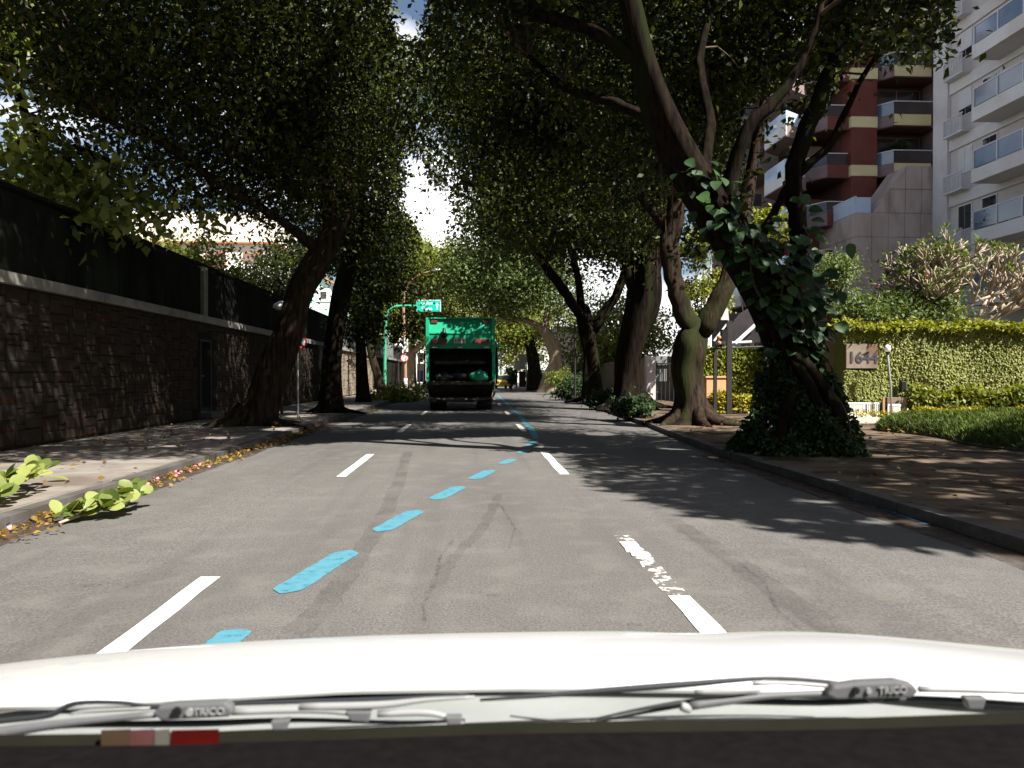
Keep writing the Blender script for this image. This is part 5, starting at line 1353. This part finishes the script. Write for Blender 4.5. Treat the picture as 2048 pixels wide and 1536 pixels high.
MB().slab([(q.x - .15, 22.974, q.z + .115), (q.x - .115, 22.974, q.z + .15), (q.x + .15, 22.974, q.z - .115), (q.x + .115, 22.974, q.z - .15)], (0, .006, 0)).build('slash', M['signred'], np_)

YG = 55.0
q = P(770, 783, YG); top = P(772, 640, YG); s0, s1 = P(833, 600, YG), P(882, 624, YG)
gs = empty('direction_sign', (q.x, YG, .15), label='green overhead direction sign with white lettering on an arched green pole', cat='sign')
arm = [Vector((q.x, YG, .15)), Vector((q.x, YG, 2.5)), Vector((top.x, YG, top.z)), P(776, 625, YG), P(785, 616, YG), P(800, 612, YG), P(835, 612, YG)]
cp = catmull([tuple(a) for a in arm], 5)
MB().tube(cp, [.11] * 6 + [.09] * (len(cp) - 6), 10).build('pole', M['polegreen'], gs, smooth=True)
bd = MB().box(s0.x, s1.x, YG - .12, YG - .08, s1.z, s0.z).build('sign_border', M['white'], gs, bevel=.03)
MB().box(s0.x + .04, s1.x - .04, YG - .135, YG - .10, s1.z + .04, s0.z - .04).build('sign_board', M['signgreen'], bd)
mx_, mz = (s0.x + s1.x) / 2 - .12, (s0.z + s1.z) / 2
lettering('sign_lettering', 'Leblon', .30, (mx_, YG - .142, mz + .18), (R(90), 0, 0), M['white'], bd, bold=True)
lettering('sign_lettering', 'Gávea', .30, (mx_, YG - .142, mz - .18), (R(90), 0, 0), M['white'], bd, bold=True)
ax_ = s1.x - .26
MB().slab([(ax_ - .04, YG - .145, mz - .26), (ax_ + .04, YG - .145, mz - .26), (ax_ + .04, YG - .145, mz + .05), (ax_ + .12, YG - .145, mz + .05), (ax_, YG - .145, mz + .24), (ax_ - .12, YG - .145, mz + .05), (ax_ - .04, YG - .145, mz + .05)], (0, .006, 0)).build('arrow', M['white'], bd)

YL = 59.0
lp_ = empty('street_lamp', P(811, 783, YL), label='tall brown lamp pole with a curved arm reaching over the road on the left', cat='lamp'); lp_.location.z = .15
b = lp_.location
pts = [(b.x, YL, .15), P(810, 700, YL), P(807, 620, YL), P(809, 590, YL), P(818, 566, YL), P(840, 549, YL), P(864, 542, YL)]
cp = catmull([tuple(p) for p in pts], 4)
MB().tube(cp, list(np.linspace(.13, .05, len(cp))), 10).build('pole', M['concretepole'], lp_, smooth=True)
q = P(872, 540, YL)
MB().tube([q + Vector((-.35, 0, -.02)), q + Vector((0, 0, .02)), q + Vector((.35, 0, .03))], [.05, .13, .07], 10).build('lamp_head', M['white'], lp_, smooth=True)
MB().lathe((b.x, YL, .15), [(.155, 0), (.155, 1.0), (.15, 1.02)], 14).build('white_band', M['white'], lp_, smooth=True)
q = P(812, 690, YL); MB().box(q.x - .13, q.x + .17, YL - .17, YL - .14, q.z - .5, q.z + .45).build('white_notice', M['white'], lp_)
q = P(809, 716, YL - .2)
rs = empty('round_road_sign', (q.x, YL - .18, .15), label='small round red-ringed white sign strapped to the brown lamp pole', cat='sign')
disc_sign((q.x, YL - .22, q.z), .30, rs, 'signred', 'white')
MB().box(q.x - .1, q.x + .1, YL - .20, YL - .13, q.z - .12, q.z + .12).build('strap', M['galv'], rs)
def ped_lamp(label, px_, py_, Y, r_, base_py):
    q = P(px_, py_, Y); o = empty('pavement_lamp', (q.x + .0, Y, .15), label=label, cat='lamp')
    MB().cyl((q.x, Y, .15), (q.x, Y, q.z - .1), .05, .035, n=10).build('post', M['iron'], o)
    MB().lathe((q.x, Y, q.z - .14), [(.10, 0), (r_ * .7, .02), (r_, .08), (r_ * .9, .17), (r_ * .4, .25), (.05, .28)], 18).build('lamp_head', M['globe'], o, smooth=True)
    return o
ped_lamp('white mushroom-headed pavement lamp left of the round sign', 797, 690, 58, .33, 790)
ped_lamp('grey oval lamp head behind the leaning ficus before the wall parapet', 563, 611, 25.0, .27, 840)

# kiosk corner left of the truck
q = P(838, 745, 66)
adp = empty('advert_panel', (q.x, 66, .0), label='white and purple advertising panel between the rooted fig and the truck', cat='panel')
a0, a1 = P(834, 727, 66), P(851, 764, 66)
MB().box(a0.x, a1.x, 66, 66.3, a1.z, a0.z).build('board', M['white'], adp)
MB().box(a0.x, a1.x - .2, 65.97, 66.0, a1.z + .02, a1.z + .95).build('print', M['purple'], adp)
MB().box(a0.x + .1, a0.x + .25, 66.1, 66.25, 0, a1.z).build('leg', M['iron'], adp); MB().box(a1.x - .25, a1.x - .1, 66.1, 66.25, 0, a1.z).build('leg', M['iron'], adp)
q = P(841, 715, 65)
tl = empty('traffic_light', (q.x, 65, 0), label='pale traffic light seen end-on beside the advertising panel', cat='traffic light')
MB().cyl((q.x - .1, 65.1, 0), (q.x - .1, 65.1, q.z + 1.0), .06, n=8).build('pole', M['galv'], tl)
hd_ = MB().box(q.x - .22, q.x + .22, 64.85, 65.05, q.z - .4, q.z + .4).build('housing', M['palegrey'], tl, bevel=.03)
for dz in (-.17, .12): MB().lathe((q.x + .08, 64.82, q.z + dz), [(.09, 0), (.09, .05)], 12, 'y').build('lens', M['black'], hd_)
MB().box(q.x + .2, q.x + .5, 64.9, 65.0, q.z + .2, q.z + .33).build('visor', M['white'], hd_)
q = P(824, 770, 63)
bo = MB().lathe((q.x, 63, .14), [(.26, 0), (.30, .2), (.30, .5), (.22, .62)], 12).build('stone_bollard', M['coping'], None, smooth=True)
tag(bo, 'squat pale stone bollard beside the white-banded lamp pole', 'bollard')
gp_ = MB().cyl((q.x + .12, 63.4, .14), (q.x + .12, 63.4, P(0, 715, 63).z), .08, n=10).build('green_post', M['polegreen'], None)
tag(gp_, 'faded green post rising behind the stone bollard', 'post')
hy = P(851, 770, 64)
hp = MB().lathe((hy.x + .1, 64, 0), [(.25, 0), (.28, .3), (.2, .6), (.28, .8), (.1, 1.0)], 12).build('hydrant', M['coping'], None, smooth=True)
tag(hp, 'pale hydrant standing at the truck\'s left edge', 'hydrant')

# right of the truck: yellow car, bus-stop board
def car(loc, rz):
    c_ = empty('yellow_car', loc, rz, label='yellow car half hidden behind the right side of the garbage truck', cat='car')
    L_ = [(-2.1, .35), (-2.1, .75), (-1.95, .92), (-1.3, .98), (-.75, 1.42), (.75, 1.45), (1.55, .98), (2.05, .85), (2.15, .55), (2.1, .32)]
    bodyp = [(-2.1, .35), (-2.12, .75), (-1.95, .95), (2.0, .93), (2.15, .6), (2.1, .32)]
    MB().slab([(-.85, x, z) for x, z in bodyp], (1.7, 0, 0)).build('body', M['yellowcar'], c_, local=True, bevel=.06)
    cabp = [(-1.6, .951), (-1.0, 1.45), (.6, 1.47), (1.3, .931)]
    cb = MB().slab([(-.74, x, z) for x, z in cabp], (1.48, 0, 0)).build('cabin', M['yellowcar'], c_, local=True, bevel=.05)
    MB().slab([(-.62, -1.60, 1.0), (.62, -1.60, 1.0), (.58, -1.12, 1.40), (-.58, -1.12, 1.40)], (0, -.02, .01)).build('rear_window', M['glass'], cb, local=True)
    MB().slab([(-.62, 1.27, 1.0), (.62, 1.27, 1.0), (.58, .72, 1.41), (-.58, .72, 1.41)], (0, .02, .01)).build('windscreen', M['glass'], cb, local=True)
    for s_ in (-1, 1):
        MB().box(min(s_*.60, s_*.80), max(s_*.60, s_*.80), -2.16, -2.08, .62, .82).build('tail_light', M['redlens'], c_, local=True)
        MB().slab([(s_*.745, -1.3, 1.0), (s_*.745, 1.1, 1.0), (s_*.745, .55, 1.38), (s_*.745, -.95, 1.38)], (s_*.015, 0, 0)).build('side_window', M['glass'], cb, local=True)
        for y in (-1.35, 1.35): MB().lathe((s_*.66, y, .31), [(.1, 0), (.31, 0), (.31, s_*.2), (.18, s_*.2), (.16, s_*.17), (.02, s_*.17)], 16, 'x').build('wheel', M['rubber'], c_, local=True, smooth=True)
    return c_
q = P(1002, 770, 84); car((q.x, 84, 0.0), R(8))
YB = 74.0
q = P(1033, 770, YB); bs = empty('bus_stop_board', (q.x, YB, .14), label='white bus-stop board on a brown pole with grey frame beside it', cat='sign')
MB().cyl((q.x, YB, .14), (q.x, YB, P(1032, 660, YB).z), .09, n=10).build('pole', M['concretepole'], bs)
a0, a1 = P(1028, 721, YB), P(1040, 742, YB); MB().box(a0.x, a1.x, YB - .14, YB - .10, a1.z, a0.z).build('board', M['white'], bs, bevel=.03)
a0, a1 = P(1038, 708, YB + 1), P(1054, 768, YB + 1)
fr = MB().box(a1.x - .1, a1.x, YB + 1, YB + 1.1, .14, a0.z).build('frame_post', M['galv'], bs)
MB().box(a0.x, a1.x - .12, YB + 1.02, YB + 1.08, P(0, 738, YB).z, a0.z).build('poster_panel', M['whitewall'], bs)
MB().box(a0.x, a1.x - .12, YB + 1.02, YB + 1.08, .3, P(0, 742, YB).z).build('lower_panel', M['brownpanel'], bs)
q = P(1150, 790, 41); pole = MB().cyl((q.x, 41, .1), (q.x, 41, P(1150, 650, 41).z), .05, n=8).build('black_pole', M['iron'], None)
tag(pole, 'thin black pole left of the fourth right-hand trunk', 'pole')

# ================================================================== RIGHT-HAND FENCE, CANOPY, GATE HOUSE
fe = empty('metal_fence', (9, 24.5, .15), label='dark metal fence frame with slim posts before the sunlit hedge', cat='fence')
YF = 24.5
for (px_, w_, t_) in ((1430, .10, 690), (1458, .16, 640), (1532, .10, 690)):
    q = P(px_, 830, YF); MB().box(q.x - w_/2, q.x + w_/2, YF - .05, YF + .05, .14, P(px_, t_ + 2, YF).z).build('post', M['iron'], fe)
q0, q1, q2 = P(1405, 699, YF), P(1458, 696, YF), P(1560, 692, YF)
MB().tube([q0, q1], [.03, .03], 6).build('rail', M['iron'], fe); MB().tube([q1, q2], [.03, .03], 6).build('rail', M['iron'], fe)
for px_ in (1480, 1505): 
    q = P(px_, 790, YF); MB().box(q.x - .012, q.x + .012, YF - .012, YF + .012, .14, q.z + .02).build('ground_spike', M['iron'], fe)
cn = empty('entrance_canopy', (9.3, 27.9, .15), label='black tent-like entrance canopy with white struts above the hedge behind the fence', cat='canopy')
YC = 28.2
MB().slab([P(1432, 688, YC), P(1520, 684, YC), P(1524, 600, YC), P(1480, 628, YC)], (0, .12, 0)).build('awning', M['smokeglass'], cn)
MB().tube([P(1470, 687, YC - .15), P(1511, 650, YC - .15)], [.07, .07], 8).build('strut', M['white'], cn)
MB().tube([P(1455, 686, YC - .15), P(1503, 684, YC - .15)], [.05, .05], 8).build('beam', M['white'], cn)
MB().tube([P(1428, 682, YC - .15), P(1458, 642, YC - .15)], [.04, .03], 8).build('strut', M['white'], cn)
MB().slab([P(1442, 640, YC - .1), P(1458, 640, YC - .1), P(1456, 616, YC - .1), P(1444, 622, YC - .1)], (0, .1, 0)).build('pale_panel', M['pinkwall'], cn)
for px_ in (1440, 1515):
    q = P(px_, 690, YC + .6); MB().box(q.x - .05, q.x + .05, q.y - .05, q.y + .05, .1, q.z).build('post', M['iron'], cn)
ol = empty('warning_lamp', P(1437, 682, 24.3), label='small lamp with two orange-red lenses on top of the fence', cat='lamp')
q = P(1450, 668, 24.35)
MB().box(q.x - .11, q.x + .08, 24.3, 24.5, q.z - .22, q.z + .14).build('housing', M['black'], ol)
for py_ in (675, 686): 
    q = P(1438, py_, 24.3); MB().lathe(q, [(.02, -.06), (.065, -.03), (.065, .04), (.03, .06)], 12, 'y').build('lens', M['tile'], ol, smooth=True)
gh = empty('gate_house', (8.6, 37, .15), label='pale grey-green gate panel with iron posts between the second and third trunks', cat='gate')
g0, g1 = P(1292, 712, 37), P(1334, 800, 37)
MB().box(g0.x, g0.x + .45, 36.9, 37.3, .1, g0.z).build('pier', M['pinkwall'], gh)
MB().box(g0.x + .47, g1.x, 37.0, 37.06, 1.1, g0.z).build('panel', M['greyiron'], gh)
for k in range(6): MB().box(g0.x + .5 + k * .2, g0.x + .53 + k * .2, 36.9, 36.94, .14, 1.9).build('bar', M['iron'], gh)
MB().box(g0.x + .47, g1.x + .4, 36.88, 36.95, 1.9, 1.96).build('rail', M['iron'], gh)

# garden lamp, vents and low block at the hedge foot
q = P(1781, 818, 22.0)
gl = empty('garden_lamp', (q.x, 21.95, .14), label='slim grey lamp post with white globe before the hedge wall', cat='lamp')
qt = P(1775, 704, 21.95)
MB().tube([(q.x, 21.95, .14), (q.x - .02, 21.95, 1.0), (qt.x, 21.95, qt.z)], [.035, .03, .028], 10).build('post', M['greyiron'], gl, smooth=True)
MB().lathe((qt.x, 21.95, qt.z), [(.05, -.06), (.06, 0)], 10).build('collar', M['black'], gl)
MB().lathe((qt.x, 21.95, qt.z), [(.05, 0), (.085, .05), (.095, .11), (.07, .18), (.02, .21)], 14).build('globe', M['globe'], gl, smooth=True)
def vent(label, x0, y0, x1, y1, nb):
    a, b = P(x0, y0, 22.3), P(x1, y1, 22.3)
    o = empty('white_grille', ((a.x + b.x) / 2, 22.3, .14), label=label, cat='grille')
    zb, zt = max(b.z, .15), a.z
    MB().box(a.x, b.x, 22.36, 22.40, zb, zt).build('dark_back', M['black'], o)
    MB().box(a.x, b.x, 22.27, 22.33, zt - .05, zt).build('frame', M['white'], o); MB().box(a.x, b.x, 22.27, 22.33, zb, zb + .04).build('frame', M['white'], o)
    for k in range(nb + 1):
        x = a.x + (b.x - a.x - .03) * k / nb
        wd = .09 if (nb > 10 and k == nb // 2) else .03
        MB().box(x, x + wd, 22.28, 22.32, zb + .04, zt - .05).build('bar', M['white'], o)
vent('wide white slatted grille at the foot of the hedge wall beside the vine-clad tree', 1695, 805, 1759, 841, 16)
vent('small white slatted grille right of the lamp post base', 1775, 808, 1800, 838, 6)
lb = MB().box(P(1776, 0, 22.5).x, P(1816, 0, 22.5).x, 22.45, 22.7, .13, P(0, 797, 22.5).z).build('low_block', M['plaque'], None, bevel=.02)
tag(lb, 'low tan masonry block behind the small white grille', 'block')
q = P(1768, 815, 22.2); st_ = MB().box(q.x - .03, q.x + .03, 22.2, 22.26, .13, P(0, 796, 22.2).z).build('rusty_stake', M['concretepole'], None)
tag(st_, 'short rusty stake between the two white grilles', 'stake')

# ================================================================== THE CAR THE PICTURE IS TAKEN FROM
car_ = empty('white_car', (0.06, .9, 0), label='white car bonnet with wipers and dark dashboard in the foreground', cat='car')
cx = .065
def hood_z(X, Y):
    u = abs(X - cx)
    z = 1.0 - .1 * (Y - .9) - .236 * (Y - .9) ** 2 * (1 if Y > .9 else -.2)
    z -= .058 * u ** 2.4
    z += .0050 * math.exp(-((X - .62) / .16) ** 2) - .004 * math.exp(-((X - .40) / .09) ** 2)
    return z
rear = [(-300, 1412), (0, 1400), (150, 1397), (400, 1383), (690, 1367), (1024, 1362), (1380, 1365), (1700, 1372), (2048, 1388), (2400, 1410)]
rx_, ry_ = zip(*rear)
cols_ = np.linspace(-.80, .93, 60)
mb = MB(); NV = 30
for X in cols_:
    lo, hi = .6, 1.3
    for _ in range(30):
        m_ = (lo + hi) / 2; d_ = Vector((X, m_, hood_z(X, m_))) - CAM; qd = CM.transposed() @ d_
        px_ = 1024 + F * qd.x / -qd.z; py_ = 768 - F * qd.y / -qd.z
        if py_ > np.interp(px_, rx_, ry_): lo = m_
        else: hi = m_
    for k in range(NV + 1):
        Y = lo + (1.95 - lo) * (k / NV)
        mb.v.append((X, Y, hood_z(X, Y)))
    # rolled rear edge
n = NV + 1
for i in range(len(cols_) - 1):
    for k in range(NV): mb.f.append((i*n + k, (i+1)*n + k, (i+1)*n + k + 1, i*n + k + 1))
hood = mb.build('bonnet', M['hood'], car_, smooth=True)
so = hood.modifiers.new('thickness', 'SOLIDIFY'); so.thickness = .012; so.offset = -1
# nose and wings below the bonnet so that the car is a body, not a sheet
MB().box(-.80, .93, 1.0, 1.9, .45, .62).build('engine_bay', M['truckdark'], car_)
MB().slab([(-.80, 1.96, .30), (.93, 1.96, .30), (.93, 1.96, .56), (-.80, 1.96, .56)], (0, .12, 0)).build('front_bumper', M['hood'], car_, bevel=.03)
for xa, xb in ((-.84, -.805), (.935, .97)): MB().slab([(xa, .5, .5), (xa, 2.0, .5), (xa, 2.0, .56), (xa, 1.3, .80), (xa, .5, .90)], (xb - xa, 0, 0)).build('wing', M['hood'], car_)
# cowl
mb = MB()
cxs = np.linspace(-1.0, 1.1, 30)
for X in cxs:
    u = X - cx
    mb.v += [(X, .905, .982 - .045 * u * u), (X, .80, .988 - .045 * u * u), (X, .735, 1.0 - .045 * u * u)]
for i in range(len(cxs) - 1):
    for k in range(2): mb.f.append((i*3 + k, i*3 + k + 1, i*3 + k + 4, i*3 + k + 3))
cowl = mb.build('cowl_panel', M['cowl'], car_, smooth=True)
# dashboard
mb = MB()
dd = [(0, 1496), (300, 1492), (700, 1482), (1024, 1470), (1400, 1466), (1700, 1462), (2048, 1450)]
for X in np.linspace(-1.0, 1.1, 30):
    px_ = 945 + 1570 * X / .72; py_ = np.interp(px_, *zip(*dd)); e = P(px_, py_, .72); e2 = P(px_, py_ - 3, .735)
    mb.v += [(e2.x, .735, e2.z), (e.x, .72, e.z), (X, .60, e.z + .012), (X, .30, e.z - .02), (X, .2, e.z - .25)]
for i in range(29):
    for k in range(4): mb.f.append((i*5 + k, i*5 + k + 1, i*5 + k + 6, i*5 + k + 5))
ds = mb.build('dashboard', M['dash'], car_, smooth=True)
mb = MB()
for X in np.linspace(-1.0, 1.1, 30):
    px_ = 945 + 1570 * X / .74; py_ = np.interp(px_, *zip(*dd)); a = P(px_, py_ - 26, .745); b = P(px_, py_ + 4, .738)
    mb.v += [tuple(a), tuple(b)]
for i in range(29): mb.f.append((i*2, i*2 + 1, i*2 + 3, i*2 + 2))
mb.build('windscreen_edge', M['frit'], car_, smooth=True)

DW = .80
def bar(pts, wpx, name, m, par, Y=DW):
    cp = catmull([(*P(x, y, Y), w / F * Y / 2) for (x, y), w in zip(pts, wpx)], 4)
    return MB().tube([c_[:3] for c_ in cp], [max(.0008, c_[3]) for c_ in cp], 8).build(name, M[m], par, smooth=True)
def plate_(pts, name, m, par, Y=DW - .012, d=.014, bev=.003):
    return MB().slab([P(x, y, Y) for x, y in pts], (0, d, 0)).build(name, M[m], par, bevel=bev)
def wiper(arm, armw, spine, spinew, bracket, hole, txt, blade, bladew, light, lightw, claws):
    w_ = bar(arm, armw, 'wiper', 'wiperblack', car_)
    bar(spine, spinew, 'wiper_spine', 'wipergrey', w_, DW - .004)
    br = plate_(bracket, 'wiper_bracket', 'wipergrey', w_, DW - .018)
    q = P(hole[0], hole[1], DW - .02); MB().lathe(q, [(.001, -.0015), (hole[2] / F * DW, -.0015), (hole[2] / F * DW, .004)], 14, 'y').build('rivet_hole', M['black'], w_)
    q = P(hole[0] + 26, hole[1] + 1, DW - .02); MB().lathe(q, [(.001, -.001), (hole[2] * .8 / F * DW, -.001), (hole[2] * .8 / F * DW, .004)], 14, 'y').build('rivet', M['wiperlight'], w_)
    q = P(txt[0], txt[1], DW - .0195)
    lettering('embossed_lettering', 'TRICO', txt[2] / F * DW, q, (R(90), txt[3], 0), M['wiperlight'], w_, depth=.0006, bold=True)
    bar(blade, bladew, 'wiper_blade', 'wiperblack', w_, DW + .004)
    for l_, lw in zip(light, lightw): bar(l_, lw, 'wiper_bow_and_glint', 'wiperlight', w_, DW - .006)
    for c_ in claws: plate_(c_, 'wiper_claw', 'wipergrey', w_, DW - .012, .01, .002)
    return w_
wiper([(-60, 1448), (20, 1440), (100, 1430), (150, 1407), (240, 1405), (312, 1413), (470, 1407), (820, 1396), (940, 1386)], [12, 12, 12, 10, 8, 9, 9, 9, 5],
      [(-40, 1472), (60, 1455), (180, 1441), (312, 1429)], [26, 20, 14, 14],
      [(302, 1430), (318, 1414), (350, 1410), (448, 1406), (462, 1416), (466, 1428), (455, 1436), (322, 1443)], (353, 1424, 9), (418, 1424, 20, R(-1)),
      [(-20, 1478), (120, 1452), (300, 1448), (430, 1446), (600, 1440), (800, 1445), (930, 1440)], [10, 12, 14, 14, 10, 8, 6],
      [[(464, 1424), (600, 1420), (690, 1424), (735, 1442)], [(600, 1414), (760, 1410), (850, 1400), (950, 1394)], [(755, 1428), (860, 1426), (925, 1446)], [(300, 1416), (180, 1422), (140, 1428)]], [[14, 14, 14, 8], [16, 16, 10, 6], [14, 14, 7], [5, 6, 4]],
      [[(540, 1444), (580, 1440), (572, 1462), (545, 1462)], [(690, 1424), (742, 1424), (738, 1446), (700, 1444)], [(888, 1434), (925, 1434), (922, 1454), (895, 1452)]])
wiper([(960, 1400), (1100, 1390), (1250, 1378), (1380, 1368), (1530, 1357), (1640, 1362), (1700, 1370)], [6, 10, 14, 14, 9, 9, 8],
      [(1380, 1412), (1450, 1402), (1540, 1392), (1665, 1386)], [18, 18, 14, 14],
      [(1654, 1393), (1668, 1373), (1720, 1366), (1795, 1363), (1828, 1371), (1840, 1384), (1822, 1398), (1672, 1401)], (1712, 1381, 7), (1786, 1381, 20, R(-1)),
      [(1180, 1440), (1300, 1415), (1420, 1402), (1640, 1405), (1840, 1398), (2080, 1412)], [4, 8, 14, 14, 14, 12],
      [[(1838, 1378), (1940, 1380), (2080, 1386)], [(1505, 1368), (1580, 1367), (1668, 1373)], [(1362, 1412), (1372, 1416), (1380, 1420)], [(1390, 1384), (1460, 1382), (1520, 1380)]], [[14, 14, 14], [9, 11, 9], [18, 20, 16], [10, 18, 8]],  # bar along the dark arm is a highlight put in as bright metal
      [[(1930, 1396), (1975, 1396), (1968, 1420), (1938, 1420)], [(1736, 1396), (1770, 1394), (1766, 1408), (1742, 1408)]])
bar([(1020, 1432), (1090, 1440), (1170, 1446), (1250, 1432), (1360, 1412)], [3, 5, 4, 6, 8], 'washer_hose', 'wiperblack', car_, DW + .01)
for (x0, x1, m_, nm, lab) in [(205, 262, 'tanreflection', 'tan_reflection_strip', 'tan strip for a paper reflection at the left of the windscreen base'), (262, 310, 'pinkreflection', 'pink_reflection_strip', 'pink and white strip for a paper reflection at the windscreen base'),
                              (312, 340, 'whitereflection', 'white_reflection_strip', 'narrow pale strip for a paper reflection beside the red one at the windscreen base'), (345, 438, 'redreflection', 'red_reflection_strip', 'dark red strip for a paper reflection at the windscreen base')]:
    o = MB().slab([P(x0, 1491, .728), P(x1, 1490, .728), P(x1, 1458, .735), P(x0, 1460, .735)], (0, -.003, .001)).build(nm, M[m_])  # solid strip standing in for a reflection in the windscreen
    tag(o, lab, 'reflection')
